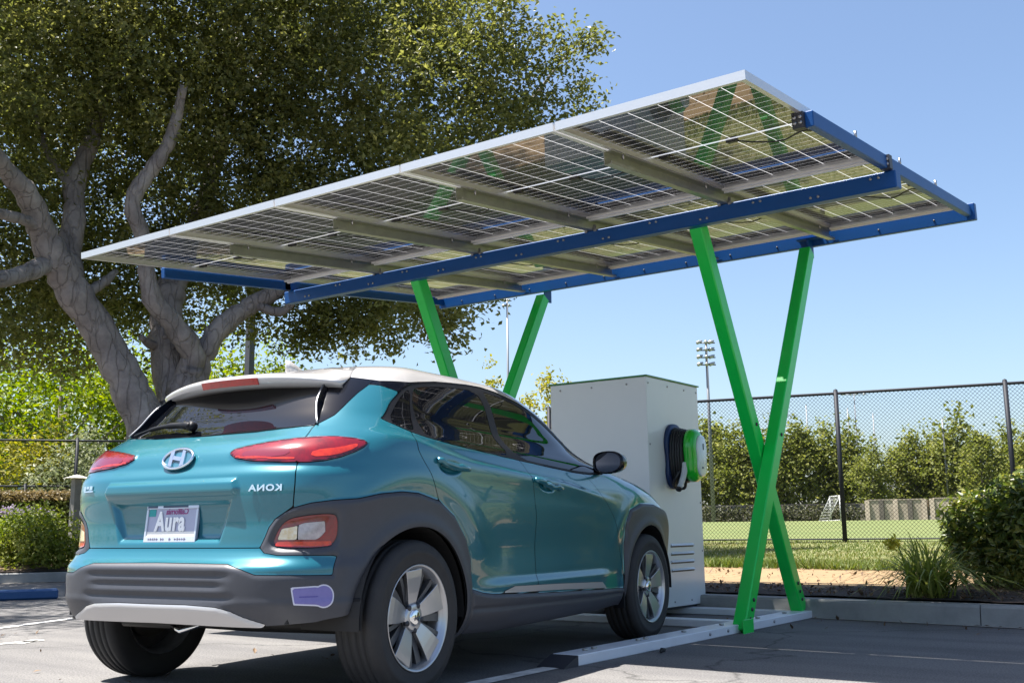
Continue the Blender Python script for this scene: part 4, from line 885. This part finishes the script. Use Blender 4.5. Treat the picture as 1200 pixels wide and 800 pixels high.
def on_tail(V,s,t,o=.002):
    p,n=skin(abs(s),t,o,1 if s>=0 else -1); z=np.array([0,0,1.])-n*n[2]; z/=np.linalg.norm(z); x=np.cross(z,n); x/=np.linalg.norm(x)
    if x[0]<0: x=-x
    return [p+x*a+z*b+n*c for a,b,c in V]
V,F=text_mesh('KONA',.036,.005,.0012,1.35,True,1.15); m=MB(); m.add(on_tail(V,.528,.872,.003),F); m.build('script_badge',M_chrome,TG)
m=MB()
for (a,b,w,h) in ((-.040,0,.020,.020),(-.012,.004,.026,.012),(.020,.002,.026,.018),(.0,-.014,.09,.006)):
    m.add(on_tail([(a-w/2,b-h/2,0),(a+w/2,b-h/2,0),(a+w/2,b+h/2,0),(a-w/2,b+h/2,0),(a-w/2,b-h/2,.004),(a+w/2,b-h/2,.004),(a+w/2,b+h/2,.004),(a-w/2,b+h/2,.004)],-.545,.90,.001),[(0,1,2,3),(4,5,6,7),(0,1,5,4),(1,2,6,5),(2,3,7,6),(3,0,4,7)])
m.build('trim_badge',M_chrome,TG)
pc=np.array([.004,skin(.0,.743)[0][1]-.012,.742]); PT=math.radians(6); pv=np.array([0,math.sin(PT),math.cos(PT)]); pn=np.array([0,-math.cos(PT),math.sin(PT)]); px_=np.array([1,0,0.])
PR=np.stack([px_,pv,pn],1)
def pbox(mb,a,b,w,h,z0,z1,bev=0.): mb.box(pc+px_*a+pv*b+pn*(z0+z1)/2,(w,h,z1-z0),PR,bev)
m=MB(); pbox(m,0,0,.306,.156,-.012,.0,.002); PLT=m.build('license_plate',mat('plate_ground',(.38,.40,.53),rough=.4,var=.25,vscale=20,base2=(.44,.45,.57)),CAR)
m=MB()
for a,b,w,h in ((0,.071,.312,.020),(0,-.068,.312,.026),(-.150,.001,.012,.118),(.150,.001,.012,.118)): pbox(m,a,b,w,h,-.001,.006,.0015)
m.build('plate_frame',mat('frame_silver',(.55,.58,.66),rough=.3,metal=.4),PLT)
m=MB(); pbox(m,.0,-.0455,.286,.020,.0005,.002); m.build('plate_band',mat('plate_white',(.8,.78,.75),rough=.4),PLT)
m=MB(); pbox(m,-.122,.045,.040,.030,.0005,.002); m.build('plate_sticker',mat('sticker_teal',(.01,.30,.30),rough=.4),PLT)
m=MB(); pbox(m,.02,.071,.15,.010,.006,.007); pbox(m,-.12,.071,.06,.011,.006,.007); m.build('frame_band',mat('band_dark',(.03,.05,.10),rough=.4),PLT)
def on_plate(V,a,b,z): return [pc+px_*(x+a)+pv*(y+b)+pn*(zz+z) for x,y,zz in V]
V,F=text_mesh('Aura',.112,.003,.0040,.74,False,1.10); m=MB(); m.add(on_plate(V,-.006,.004,.004),F); m.build('plate_lettering',mat('letter_white',(.9,.9,.9),rough=.4),PLT)
V,F=text_mesh('California',.036,.001,.0006,.95,True); m=MB(); m.add(on_plate(V,.028,.049,.0015),F); m.build('state_script',mat('script_purple',(.30,.05,.20),rough=.5),PLT)
m=MB(); r2=random.Random(3)
x=-.128
while x<.13:
    w=r2.uniform(.006,.014); h=r2.uniform(.006,.012)
    if r2.random()<.85: pbox(m,x+w/2,-.068,w,h*.35,.006,.007); pbox(m,x+w*.3,-.068,w*.35,h,.006,.0071)
    x+=w+.004
m.build('frame_lettering',mat('letter_grey',(.10,.09,.14),rough=.5),PLT)
# --- wheels
def petal(a0,w0,r0,w1,r1,z0,z1,th):
    P=[];n=6
    for u in np.linspace(0,1,n):
        r=r0+(r1-r0)*u; w=w0+(w1-w0)*u**.8; z=z0+(z1-z0)*math.sin(u*math.pi/2); P.append((r,w,z))
    V=[]
    for r,w,z in P:
        for sg in (-1,1):
            for dz,ww in ((0,w),(-th,w*.80)):
                a=a0+sg*ww/2/r; V.append((z+dz,r*math.cos(a),r*math.sin(a)))
    F=[]
    for i in range(n-1):
        b=i*4
        F+=[(b,b+2,b+6,b+4),(b+1,b+5,b+7,b+3),(b,b+4,b+5,b+1),(b+2,b+3,b+7,b+6)]
    F+=[(0,1,3,2),(4*n-4,4*n-2,4*n-1,4*n-3)]
    return V,F
def make_wheel(rot):
    w=bpy.data.objects.new('wheel',None); COL.objects.link(w); w.parent=CAR
    m=MB(); R=.331
    tp=[(-.100,.220),(-.106,.235),(-.108,.275),(-.104,.305),(-.095,.320),(-.078,R-.003)]
    for c in (-.055,-.020,.020,.055): tp+=[(c-.006,R),(c-.0045,R-.007),(c+.0045,R-.007),(c+.006,R)]
    tp+=[(.078,R-.003),(.095,.320),(.104,.305),(.1065,.290),(.1085,.288),(.1085,.270),(.107,.268),(.106,.240),(.103,.228),(.098,.222)]
    m.lathe(tp,axis=0,k=96); 
    m.build('tyre',M_tyre,w)
    m=MB(); m.lathe([(-.098,.224),(-.09,.205),(-.03,.198),(.05,.198),(.085,.206),(.094,.216),(.101,.2245),(.106,.2255),(.107,.222),(.100,.214),(.090,.207)],axis=0,k=72)
    rim=m.build('rim',M_rim,w)
    m=MB(); m.lathe([(.018,.206),(.020,.12),(.045,.07),(.06,.045)],axis=0,k=60); m.build('rim_backing',mat('rim_backing_grey',(.025,.026,.028),rough=.6),rim)  # dark grey disc closing the pockets behind the spokes
    for q in range(5):
        a=rot+q*2*math.pi/5; m=MB(); m.add(*petal(a,.046,.048,.124,.212,.070,.093,.03)); m.build('spoke',M_rim,rim,bevel=.003)
        a=rot+(q+.5)*2*math.pi/5; m=MB(); m.add(*petal(a+.16,.030,.06,.035,.208,.050,.070,.03)); m.build('spoke_arm',M_rimd,rim)
        m=MB(); m.add(*petal(a-.20,.018,.07,.020,.208,.056,.078,.03)); m.build('spoke_arm',M_rimd,rim)
    m=MB(); m.lathe([(.06,.062),(.078,.060),(.082,.052),(.082,.036)],axis=0,k=40); m.build('hub_ring',M_rim,rim)
    m=MB(); m.lathe([(.080,.036),(.088,.034),(.091,.028),(.092,.0)],axis=0,k=32); cap=m.build('hub_cap',M_chrome,rim)
    m=MB(); h=lambda A:[(.0925,y,z) for y,z in A]
    for A in ([(-.014,-.012),(-.008,-.013),(-.003,.012),(-.009,.011)],[(.006,-.013),(.012,-.012),(.015,.011),(.009,.012)],[(-.008,-.004),(.009,-.001),(.010,.004),(-.006,.001)]): m.add(h(A),[(0,1,2,3)])
    m.build('cap_mark',mat('cap_grey',(.12,.13,.15),rough=.3,metal=.6),cap)
    studs('lug_nut',M_dark,rim,[(.066,.055*math.cos(rot+(q+.5)*2*math.pi/5),.055*math.sin(rot+(q+.5)*2*math.pi/5)) for q in range(5)],(.018,0,0),.0115,12)
    m=MB(); m.lathe([(-.02,.05),(-.02,.142),(.0,.142),(.0,.05)],axis=0,k=48); m.build('brake_disc',M_disc,w)
    m=MB(); m.lathe([(-.06,.0),(-.06,.075),(-.005,.075)],axis=0,k=24); m.build('hub',M_under,w)
    return w
WH=make_wheel(math.radians(95)); WH.location=(.776,0,.330)
w2=copy_tree(WH,CAR); w2.location=(.776,2.6,.330); w2.rotation_euler=(math.radians(-8),0,0)
for y,r in ((0,30),(2.6,55)):
    w3=copy_tree(WH,CAR); w3.location=(-.776,y,.330); w3.rotation_euler=(math.radians(r),0,math.pi)
# wheel wells, floor, axle
for sg in (1,-1):
    for yw in (0,2.6):
        m=MB(); n=24; V=[];F=[]
        for i in range(n+1):
            a=math.radians(-4)+math.radians(188)*i/n
            for x in (.56,.862): V.append((sg*x,yw+.392*math.cos(a),.33+.392*math.sin(a)))
        for i in range(n): F.append((2*i,2*i+1,2*i+3,2*i+2))
        V+=[(sg*.56,yw+.392*math.cos(math.radians(-4+188*i/n)),.33+.392*math.sin(math.radians(-4+188*i/n))) for i in range(n+1)]
        F.append(tuple(2*(n+1)+i for i in range(n+1))); m.add(V,F,False); m.build('wheel_well',M_under,CAR)
    each('mud_flap',M_rub,CAR,[lambda q:q.box((sg*.80,-.375,.37),(.12,.012,.13),b=.004),lambda q:q.box((sg*.83,2.20,.27),(.08,.012,.10),b=.004)])
m=MB(); m.box((0,1.3,.27),(1.50,1.72,.10)); m.box((0,-.30,.365),(1.30,.55,.05)); m.box((0,2.75,.30),(1.05,.9,.1)); m.build('floor_pan',M_under,CAR)
m=MB(); m.box((0,-.50,.335),(.95,.05,.045),b=.01); m.tube([(-.70,.04,.33),(-.52,-.08,.29),(0,-.10,.285),(.52,-.08,.29),(.70,.04,.33)],.036,10); m.box((-.30,-.42,.31),(.34,.04,.05),b=.01)
for sg in (1,-1): m.tube([(sg*.5,-.02,.30),(sg*.5,.0,.52)],.05,12); m.tube([(sg*.62,-.10,.26),(sg*.6,-.14,.5)],.022,8)
m.build('rear_axle',mat('axle_steel',(.03,.03,.03),rough=.55,metal=.3),CAR)
m=MB(); m.tube([(-.10,-.47,.30),(-.02,-.50,.285),(.05,-.46,.31)],.012,8); m.build('tow_eye',M_chrome,CAR)
# ---------------------------------------------------------------- the big oak
M_bark=bark_mat('oak_bark',(.23,.205,.20),(.145,.13,.13),(.31,.285,.275))
M_oak=leafmat('oak_leaf',(.050,.062,.018),(.118,.130,.036),(.25,.245,.085),trans=.46,rough=.42)
OB=at(186,520,16.0); OBx=np.array([OB[0],OB[1],float(gz(OB[0],OB[1]))])
OAK=thing('oak_tree','large spreading oak with forked grey trunk leaning over behind the car','tree',tuple(OBx))
def wp(px,py,r): return at(px,py,r)-OBx
PXM=16.0/1240*1.04
limbs=[ # (px,py,width px) paths in front view with distance
 [(188,640,62,16),(183,560,58,16),(172,500,52,16),(150,450,46,16),(120,395,43,15.9),(90,348,42,15.7),(65,305,42,15.5),(48,268,32,15.3),(34,232,28,15),(8,200,24,14.6),(-30,160,20,14)],
 [(88,345,30,15.7),(82,300,30,15.9),(87,250,26,16.1),(88,215,25,16.3),(104,172,22,16.5),(118,125,19,16.8),(133,70,15,17),(140,10,11,17.2)],
 [(62,305,24,15.5),(40,316,22,15.2),(10,325,20,14.7),(-40,330,18,14)],
 [(48,270,16,15.3),(30,258,14,15),(0,250,13,14.6),(-30,235,11,14.2)],
 [(97,345,15,15.8),(120,332,13,16),(136,318,7,16.2)],
 [(85,225,12,16.2),(70,200,10,16.4),(52,170,8,16.6),(40,120,6,17)],
 [(192,640,58,16.1),(196,560,56,16.2),(206,490,46,16.3),(200,440,43,16.4),(195,390,41,16.5),(198,345,37,16.7),(213,310,32,17),(232,260,24,17.4),(250,200,20,17.8),(270,120,15,18),(280,40,10,18.3)],
 [(212,465,40,16.2),(222,435,34,16.1),(226,415,30,16),(205,383,28,15.8),(180,352,25,15.6),(172,318,22,15.5),(168,280,21,15.4),(155,238,20,15.3),(172,207,20,15.3),(193,176,18,15.2),(204,150,15,15.2),(215,100,11,15)],
 [(208,480,40,16.2),(228,445,33,16.2),(238,415,29,16.2),(258,385,27,16.2),(290,360,24,16.3),(325,342,20,16.4),(360,322,16,16.6),(410,290,12,16.8),(470,240,9,17),(530,180,6,17.2)],
 [(300,358,13,16.3),(330,365,12,16.2),(352,345,9,16.1),(390,330,6,16)],
 [(200,400,16,16.5),(180,405,12,16.3),(165,395,8,16)],
 [(240,410,10,16.2),(215,392,9,16),(190,395,6,15.9)],
 [(360,322,12,16.6),(420,320,9,16.8),(480,310,7,17),(540,330,4,17.2)],
 [(270,120,12,18),(350,60,9,17.8),(450,20,7,17.5),(540,-40,5,17.4)],
 [(470,240,8,17),(560,170,6,17.3),(620,120,5,17.5),(660,70,3,17.6),(690,50,2,17.6)],
]
m=MB(); r2=np.random.default_rng(11)
for L in limbs:
    P=np.array([wp(a,b,r) for a,b,w,r in L]); W=np.array([w*PXM*.43*r/16 for a,b,w,r in L]); n=max(8,len(L)*5)
    Q=spline(P,n); R=np.interp(np.linspace(0,1,n),np.linspace(0,1,len(L)),W); Q=Q+r2.normal(size=Q.shape)*R[:,None]*.05; R=R*(1+.06*r2.normal(size=n))
    m.tube(Q,R,14)
m.build('trunk',M_bark,OAK)
# crown: clumps of leaves laid over a set of boughs
boughs=[]
def bough(px,py,r,rad,n): boughs.append((px,py,r-2.0*(px>500),rad*(.88 if px>500 else 1),n*(1.15 if px>500 else 1)))
for px,py,r,rad,n in [(30,345,18,.9,.9),(110,350,18.6,.8,.9),(60,320,18.4,.8,.8),(150,345,18.6,.7,.8),(-60,60,15.5,2.0,1),(-60,200,17,1.9,1),(-80,320,16.6,1.6,1),(40,40,17,1.9,1),(40,140,18,1.8,1),(20,290,18.4,1.5,.9),(10,370,17.4,1.0,.8),(140,20,15.5,1.9,1),(130,120,18.7,1.9,1),(140,220,19,1.7,.9),(130,300,18,1.3,.8),(100,390,17.5,.9,.6),(240,30,16,1.9,1),(230,130,16.5,1.7,1),(250,220,17.5,1.6,1),(250,300,18,1.3,.9),(250,350,18,1.0,.8),(330,30,15.8,1.8,1),(330,120,16.2,1.7,1),(340,200,16.5,1.5,1),(350,280,17,1.3,1),(340,340,17,1.0,.9),(430,20,16,1.7,1),(430,110,16.2,1.6,1),(430,190,16.6,1.4,1),(430,270,17,1.2,1),(400,350,16.8,.85,.9),(460,350,17,.85,.8),(510,350,17.2,.7,.7),(520,380,17.2,.5,.4),(420,395,16.9,.42,.35),(450,375,16.8,.6,.6),(395,372,16.6,.6,.7),(530,30,16.4,1.25,.75),(520,110,16.6,1.3,.9),(520,190,17,1.2,.9),(570,90,17,.85,.55),(590,160,17.2,.9,.7),(600,100,17.3,.6,.35),(640,140,17.4,.62,.55),(665,80,17.5,.5,.30),(680,125,17.5,.42,.45),(650,50,17.5,.38,.22),(590,20,16.8,.55,.35),(560,-20,16.6,.8,.6),(655,165,17.4,.6,.6),(693,48,17.6,.2,.08),(0,-80,15,2.2,1),(150,-100,15.5,2.3,1),(300,-90,16,2.2,1),(430,-80,16.2,1.9,1),]: bough(px,py,r,rad,n)
for q_ in [(370,385,16.7,.45,.6),(480,330,17,.8,.9),(540,350,17.2,.5,.7),(545,310,17.2,.6,.7),(350,400,16.8,.3,.5)]: bough(*q_)
C=[];NR=[]; ro=np.random.default_rng(21)
WB=[(np.array([-11.7,3.9,6.0])-OBx,1.5,.8),(np.array([-13.0,5.3,6.4])-OBx,1.6,.8),(np.array([-10.6,2.6,6.6])-OBx,1.1,.6)]
for c,rad,n in [(wp(px,py,r),rad,n) for px,py,r,rad,n in boughs]+WB:
    nc=int(56*rad**2*n)+6
    cc=ball_pts(nc,c,(rad*1.05,rad*1.05,rad*.9),.55,ro)
    for q in cc:
        k=int(ro.uniform(26,66)); s=ro.uniform(.15,.36)
        pts=ro.normal(size=(k,3))*s*np.array([1,1,.75])*.62+q; C.append(pts); nn=pts-c; NR.append(nn/np.linalg.norm(nn,axis=1,keepdims=True))
C=np.concatenate(C);NR=np.concatenate(NR)
V,F=leaves(C,.084,asp=.58,up=.25,jit=.35,nrm=NR*.5,rg=ro); raw('crown',V,F,M_oak,OAK)
print('oak leaves',len(C))
# ---------------------------------------------------------------- other trees: a crown of clumps on a tapered trunk with limbs
def tree_mesh(H,rad,z0,nclump,per,leaf,seed,shape=1.,spread=.55):
    r=np.random.default_rng(seed); C=[];NR=[]
    zc=(H+z0)/2; hz=(H-z0)/2
    d=r.normal(size=(nclump,3)); d/=np.linalg.norm(d,axis=1,keepdims=True); u=r.uniform(.25,1,nclump)**.45
    lump=1+.22*np.sin(d[:,0]*5+seed)+.18*np.sin(d[:,1]*6+2*seed)+.15*np.sin(d[:,2]*7)
    cc=d*u[:,None]*lump[:,None]*np.array([rad,rad,hz]); cc[:,2]+=zc
    tp=np.clip((cc[:,2]-z0)/(H-z0),0,1); cc[:,:2]*=(1-.45*shape*np.clip(tp-.45,0,1)*1.6)[:,None]
    for q in cc:
        k=int(per*r.uniform(.6,1.4)); C.append(q+r.normal(size=(k,3))*rad*.16*spread*np.array([1,1,.8])*2); n=q-np.array([0,0,zc]); NR.append(np.repeat((n/np.linalg.norm(n))[None],k,0))
    C=np.concatenate(C); NR=np.concatenate(NR); V,F=leaves(C,leaf,.62,.2,.35,nrm=NR*.5,rg=r)
    m=MB(); m.tube([(0,0,-.1),(.02,0,z0*.6),(.05,.03,z0+hz*.5),(.0,.0,H*.8)],[.028*H,.022*H,.014*H,.005*H],9)
    for k in range(7):
        a=r.uniform(0,6.28); z=z0+hz*r.uniform(.0,.9); e=np.array([math.cos(a)*rad*.7,math.sin(a)*rad*.7,z+rad*.6]); m.tube([(0.03,0.02,z-.3),tuple(e*.5+np.array([0,0,z*.5-.1])),tuple(e)],[.011*H,.007*H,.003*H],6)
    return (V,F),m
M_far=leafmat('far_leaf',(.085,.105,.025),(.16,.18,.045),(.25,.25,.08),trans=.42,rough=.6,spec=.2)  # leaf tones lightened, distance haze put into the colour
M_lime=leafmat('lime_leaf',(.060,.105,.008),(.130,.180,.012),(.230,.250,.020),trans=.45,rough=.5)
M_twig=mat('tree_bark',(.16,.135,.115),rough=.9,var=.8,vscale=4)
protos=[]
def make_tree(name,label,cat,loc,mesh,leafm,group,rz=0.,sc=(1,1,1)):
    (V,F),m=mesh; t=thing(name,label,cat,tuple(loc),rz,group); raw('crown',V,F,leafm,t); m.build('trunk',M_twig,t); t.scale=sc; return t
rt=np.random.default_rng(5)
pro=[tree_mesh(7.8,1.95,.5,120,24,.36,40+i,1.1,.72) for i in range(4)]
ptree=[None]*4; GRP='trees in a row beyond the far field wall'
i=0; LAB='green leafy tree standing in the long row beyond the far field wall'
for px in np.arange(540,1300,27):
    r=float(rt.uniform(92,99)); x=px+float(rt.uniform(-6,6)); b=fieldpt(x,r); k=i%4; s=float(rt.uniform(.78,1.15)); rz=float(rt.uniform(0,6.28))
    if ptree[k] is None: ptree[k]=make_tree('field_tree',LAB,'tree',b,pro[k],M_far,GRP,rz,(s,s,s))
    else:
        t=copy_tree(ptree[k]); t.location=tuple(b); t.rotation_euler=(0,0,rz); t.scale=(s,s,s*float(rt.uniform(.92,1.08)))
    i+=1
# undergrowth at the foot of the row
m=[]
Cc=[]
for px in np.arange(815,1010,3.2):
    b=fieldpt(px,86.5); Cc.append(ball_pts(46,b+np.array([0,0,.55]),(.9,.9,.75),.2,rt))
V,F=leaves(np.concatenate(Cc),.26,.6,.2,.3,rg=rt); tag(raw('shrubs',V,F,leafmat('shrub_far',(.030,.036,.016),(.055,.06,.022),(.10,.10,.04),trans=.2)),kind='stuff')
# bright trees behind the oak
for px,pyt,r,rad,z0,seed,lab in ((-20,395,36,3.0,1.2,61,'bright yellow green tree at the left edge behind the chain link fence'),(62,372,34,3.1,1.0,62,'bright yellow green tree behind the leaning oak trunk, above the stone bollard'),(128,410,38,2.7,1.0,63,'lime green tree seen between the two oak trunks'),(195,430,37,2.4,1.2,66,'lime green tree seen just behind the right oak trunk above the car'),(258,392,40,2.3,1.6,64,'yellow green tree left of the dark lamp post'),(318,405,42,1.9,1.6,65,'small yellow green tree right of the dark lamp post')):
    b=at(px,600,r); b[2]=.4; H=at(px,pyt,r)[2]-b[2]; make_tree('lime_tree',lab,'tree',b,tree_mesh(H,rad,z0,170,34,.17,seed,.6),M_lime,'bright green trees behind the oak')
for px,pyt,r,rad,seed,lab in ((577,436,48,1.1,71,'yellowish tree top peeking over the car roof between the far green legs'),(648,446,46,1.5,72,'yellowish tree showing between the car and the white cabinet'),(402,424,60,.8,73,'small yellowish tree top just above the car roof by the antenna')):
    b=at(px,600,r); b[2]=.5; H=at(px,pyt,r)[2]-b[2]; make_tree('yellow_tree',lab,'tree',b,tree_mesh(H,rad,1.5,90,30,.2,seed,.8),leafmat('yellow_leaf',(.12,.13,.02),(.20,.19,.03),(.30,.27,.05),trans=.4) if seed==71 else MATS['yellow_leaf'],'yellowish trees behind the car')
b=at(30,560,31); b[2]=.4; make_tree('yellow_shrub','tall golden yellow shrub behind the left chain link fence','shrub',b,tree_mesh(3.0,1.25,.3,110,34,.13,81,.3),MATS['yellow_leaf'],None)
b=at(98,560,30); b[2]=.4; make_tree('olive_shrub','pale grey green olive shrub behind the fence next to the bollard','shrub',b,tree_mesh(2.7,1.3,.3,110,40,.12,82,.3),leafmat('olive_leaf',(.10,.12,.06),(.17,.19,.10),(.25,.26,.15),trans=.3),None)
# ---------------------------------------------------------------- bushes
def bush(name,label,cat,loc,radii,nl,leaf,lm,seed,asp=.5,lobes=16,flat=0.):
    r=np.random.default_rng(seed); t=thing(name,label,cat,tuple(loc)); C=[];NR=[]
    a,b,h=radii
    for i in range(lobes):
        an=r.uniform(0,6.28); q=math.sqrt(r.uniform(0,1)); z=h*(.20+.66*r.uniform(0,1)*(1-.45*q*q)); c=np.array([math.cos(an)*a*q*.72,math.sin(an)*b*q*.72,z]); s=r.uniform(.26,.40)*min(a,b,h)*1.15
        k=int(nl/lobes); d=r.normal(size=(k,3)); d/=np.linalg.norm(d,axis=1,keepdims=True); p=c+d*(s*r.uniform(.55,1.08,k)[:,None]); p=p[p[:,2]>.02]; C.append(p); NR.append((p-c)/np.linalg.norm(p-c,axis=1,keepdims=True))
    C=np.concatenate(C); NR=np.concatenate(NR); V,F=leaves(C,leaf,asp,.25,.35,nrm=NR*.9,rg=r); raw('foliage',V,F,lm,t)
    m=MB()
    for i in range(10):
        an=r.uniform(0,6.28); m.tube([(0.02*math.cos(an),.02*math.sin(an),-.03),(.3*a*math.cos(an),.3*b*math.sin(an),h*.35),(.6*a*math.cos(an),.6*b*math.sin(an),h*.7)],[.018,.012,.005],6)
    m.build('stem',M_twig,t); return t
M_pit=leafmat('pittosporum_leaf',(.030,.055,.012),(.095,.130,.026),(.30,.27,.07),trans=.34,rough=.35,spec=.5)
p=at(1226,690,9.6); bush('dense_bush','large dark green glossy bush behind the kerb at the right edge','bush',(p[0],p[1],.17),(.71,.66,1.08),24000,.064,M_pit,91,.48,42)
M_lb=leafmat('lawn_bush_leaf',(.065,.105,.014),(.15,.19,.028),(.26,.27,.06),trans=.35)
p=at(40,660,18.4); bush('round_bush','rounded light green bush behind the kerb at left, under the hedge','bush',(p[0],p[1],.17),(.95,.8,.90),9000,.070,M_lb,92,.5,26)
p=at(115,660,18.0); bush('round_bush','bright yellowish leafy clump beside the left side of the car, below the bollard','bush',(p[0],p[1],.17),(.42,.4,1.0),2500,.08,M_lb,93,.4,9)
# clipped hedge
h0,h1=at(-60,590,22.5),at(86,590,22.0); r=np.random.default_rng(31); D=h1-h0; n=15000
u=r.uniform(0,1,n); P=h0+D*u[:,None]; nx=np.array([-D[1],D[0],0])/np.linalg.norm(D[:2]); zt=1.42; side=r.uniform(0,1,n); z=np.where(side<.45,zt-.06*r.uniform(0,1,n)**2,r.uniform(.25,zt,n)); o=np.where(side<.45,r.uniform(-.5,.5,n),-.5+.08*r.normal(size=n)*.6)
C=np.stack([P[:,0]+nx[0]*o,P[:,1]+nx[1]*o,z+.04*r.normal(size=n)],1); t=thing('clipped_hedge','low clipped hedge with reddish brown top in front of the left fence','hedge',(h1[0],h1[1],.3)); V,F=leaves(C-np.array([h1[0],h1[1],.3]),.075,.55,.3,.3,rg=r)
top=C[:,2]>1.30; mi=np.repeat(top.astype(int),1); mi=np.concatenate([mi,mi]); raw('foliage',V,F,[leafmat('hedge_leaf',(.05,.065,.015),(.10,.115,.025),(.18,.16,.045),trans=.2),leafmat('hedge_red',(.11,.085,.035),(.19,.145,.07),(.29,.22,.12),trans=.25)],t,mi=mi)
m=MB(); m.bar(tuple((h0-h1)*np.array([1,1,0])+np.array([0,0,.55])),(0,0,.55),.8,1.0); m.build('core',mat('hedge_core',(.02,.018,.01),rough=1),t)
# purple flowers
r=np.random.default_rng(33); c=at(14,603,19.4); t=thing('flower_clump','clump of pale purple flower heads above the round bush at left','flowers',(c[0],c[1],.25)); C=[]
for k in range(16):
    q=np.array([r.uniform(-.75,.75),r.uniform(-.25,.25),c[2]-.25+r.uniform(-.10,.10)]); V,F=leaves(r.normal(size=(60,3))*.038+q,.045,.8,.3,.3,rg=r); raw('flower_head',V,F,MATS['flower_purple'] if 'flower_purple' in MATS else leafmat('flower_purple',(.22,.17,.26),(.32,.27,.36),(.45,.40,.46),trans=.3),t)
V,F=leaves(np.stack([r.uniform(-.8,.8,900),r.uniform(-.3,.3,900),r.uniform(.0,c[2]-.3,900)],1),.09,.3,.1,.3,rg=r); raw('foliage',V,F,M_lb,t)
# strappy lily clump with a yellow flower head
def blades(n,L,wd,seed,spread=1.,droop=1.):
    r=np.random.default_rng(seed); V=[];F=[]
    for i in range(n):
        an=r.uniform(0,6.28); l=L*r.uniform(.6,1.1); lean=spread*r.uniform(.25,1.0); b=np.array([r.normal()*.06,r.normal()*.06,0]); dx,dy=math.cos(an),math.sin(an); w=wd*r.uniform(.7,1.2); k0=len(V)
        for s in np.linspace(0,1,7):
            rr=l*lean*(s*.55+.35*s*s); z=l*(s*1.0-droop*.55*lean*s*s*s)*(1-.25*lean); ww=w*(1-s**3)*.5+.0008
            V+=[b+np.array([dx*rr-dy*ww,dy*rr+dx*ww,z]),b+np.array([dx*rr+dy*ww,dy*rr-dx*ww,z])]
        F+=[(k0+2*j,k0+2*j+1,k0+2*j+3,k0+2*j+2) for j in range(6)]
    return np.array(V),np.array(F)
p=at(1088,700,8.7); LIL=thing('lily_clump','strappy green lily clump with one yellow flower stalk beside the dense bush','plant',(p[0],p[1],.165))
V,F=blades(300,.70,.014,51,1.45,1.25); raw('leaves',V,F,leafmat('lily_leaf',(.10,.14,.025),(.20,.24,.05),(.36,.34,.11),trans=.4),LIL)
q=at(1046,637,8.2)-np.array([p[0],p[1],.165]); m=MB(); m.tube([(0,0,0),tuple(q*.5+np.array([0,0,.14])),tuple(q)],[.004,.004,.003],6); m.build('flower_stalk',mat('stalk',(.16,.20,.05),rough=.7),LIL)
V,F=leaves(np.random.default_rng(3).normal(size=(150,3))*np.array([.026,.026,.022])+q,.034,.5,.3,.3); raw('flower_tuft',V,F,leafmat('lily_yellow',(.32,.30,.03),(.45,.40,.04),(.6,.5,.06),trans=.3),LIL)
for k,(px,py) in enumerate(((1066,632),(1105,628),(1122,638))):
    q=at(px,py,8.25)-np.array([p[0],p[1],.165]); m=MB(); m.tube([(0,0,0),tuple(q*.5+np.array([0,0,.10])),tuple(q)],[.0035,.0035,.0025],6); m.build('flower_stalk',MATS['stalk'],LIL)
# lawn: short blades, thick near the path edge
r=np.random.default_rng(61); n=52000; X=r.uniform(-12,2.5,n); D=2.75+6.3*r.uniform(0,1,n)**1.6
Dm=D+.05*(np.sin(X*1.9)+.6*np.sin(X*4.3+1)); Y=kerb_y(X)+Dm; Z=np.interp(Dm,DP,DZ)
hgt=np.where(D<3.3,r.uniform(.05,.11,n),r.uniform(.02,.05,n)); an=r.uniform(0,6.28,n); w=r.uniform(.006,.012,n); lx,ly=r.normal(size=n)*.45*hgt,r.normal(size=n)*.45*hgt
b=np.stack([X,Y,Z],1); dx=np.stack([np.cos(an)*w,np.sin(an)*w,0*w],1); tip=b+np.stack([lx,ly,hgt],1)
V=np.stack([b-dx,b+dx,tip],1).reshape(-1,3); k=np.arange(n)*3; tag(raw('grass',V,np.stack([k,k+1,k+2],1),leafmat('grass_blade',(.060,.095,.014),(.115,.15,.028),(.24,.21,.08),trans=.32,rough=.6)),kind='stuff')
# dry leaves and bark chips on the mulch and dirt
n=2600; X=r.uniform(-9,1.5,n); D=np.where(r.uniform(0,1,n)<.7,r.uniform(.16,.8,n),r.uniform(.8,2.6,n)); C=np.stack([X,kerb_y(X)+D,np.interp(D,DP,DZ)+.014],1)
Xa=r.uniform(-12,2,260); Da=-.03-r.exponential(.35,260); Xb=r.uniform(-9.5,-3.3,60); Yb=r.uniform(1.6,4.6,60)
C=np.concatenate([C,np.stack([Xa,kerb_y(Xa)+Da,np.full(260,.012)],1),np.stack([Xb,Yb,np.full(60,.012)],1)])
V,F=leaves(C,.040,.5,1.2,.5,fold=.15,rg=r); tag(raw('leaf_litter',V,F,leafmat('litter',(.05,.03,.02),(.12,.07,.04),(.22,.15,.09),trans=.1)),kind='stuff')
# far-off wood round the rest of the lot (left, right and behind the viewer)
r=np.random.default_rng(77); C=[]
for a in np.arange(-2,298,.9):
    rad=float(r.uniform(95,125)); an=math.radians(a); c=np.array([math.sin(an)*rad,math.cos(an)*rad,0]); h=float(r.uniform(5.5,10.5)); C.append(ball_pts(70,c+np.array([0,0,h*.5+.3]),(1.9,1.9,h*.5),.3,r))
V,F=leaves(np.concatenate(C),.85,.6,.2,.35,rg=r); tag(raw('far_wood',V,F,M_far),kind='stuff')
bpy.context.view_layer.update()
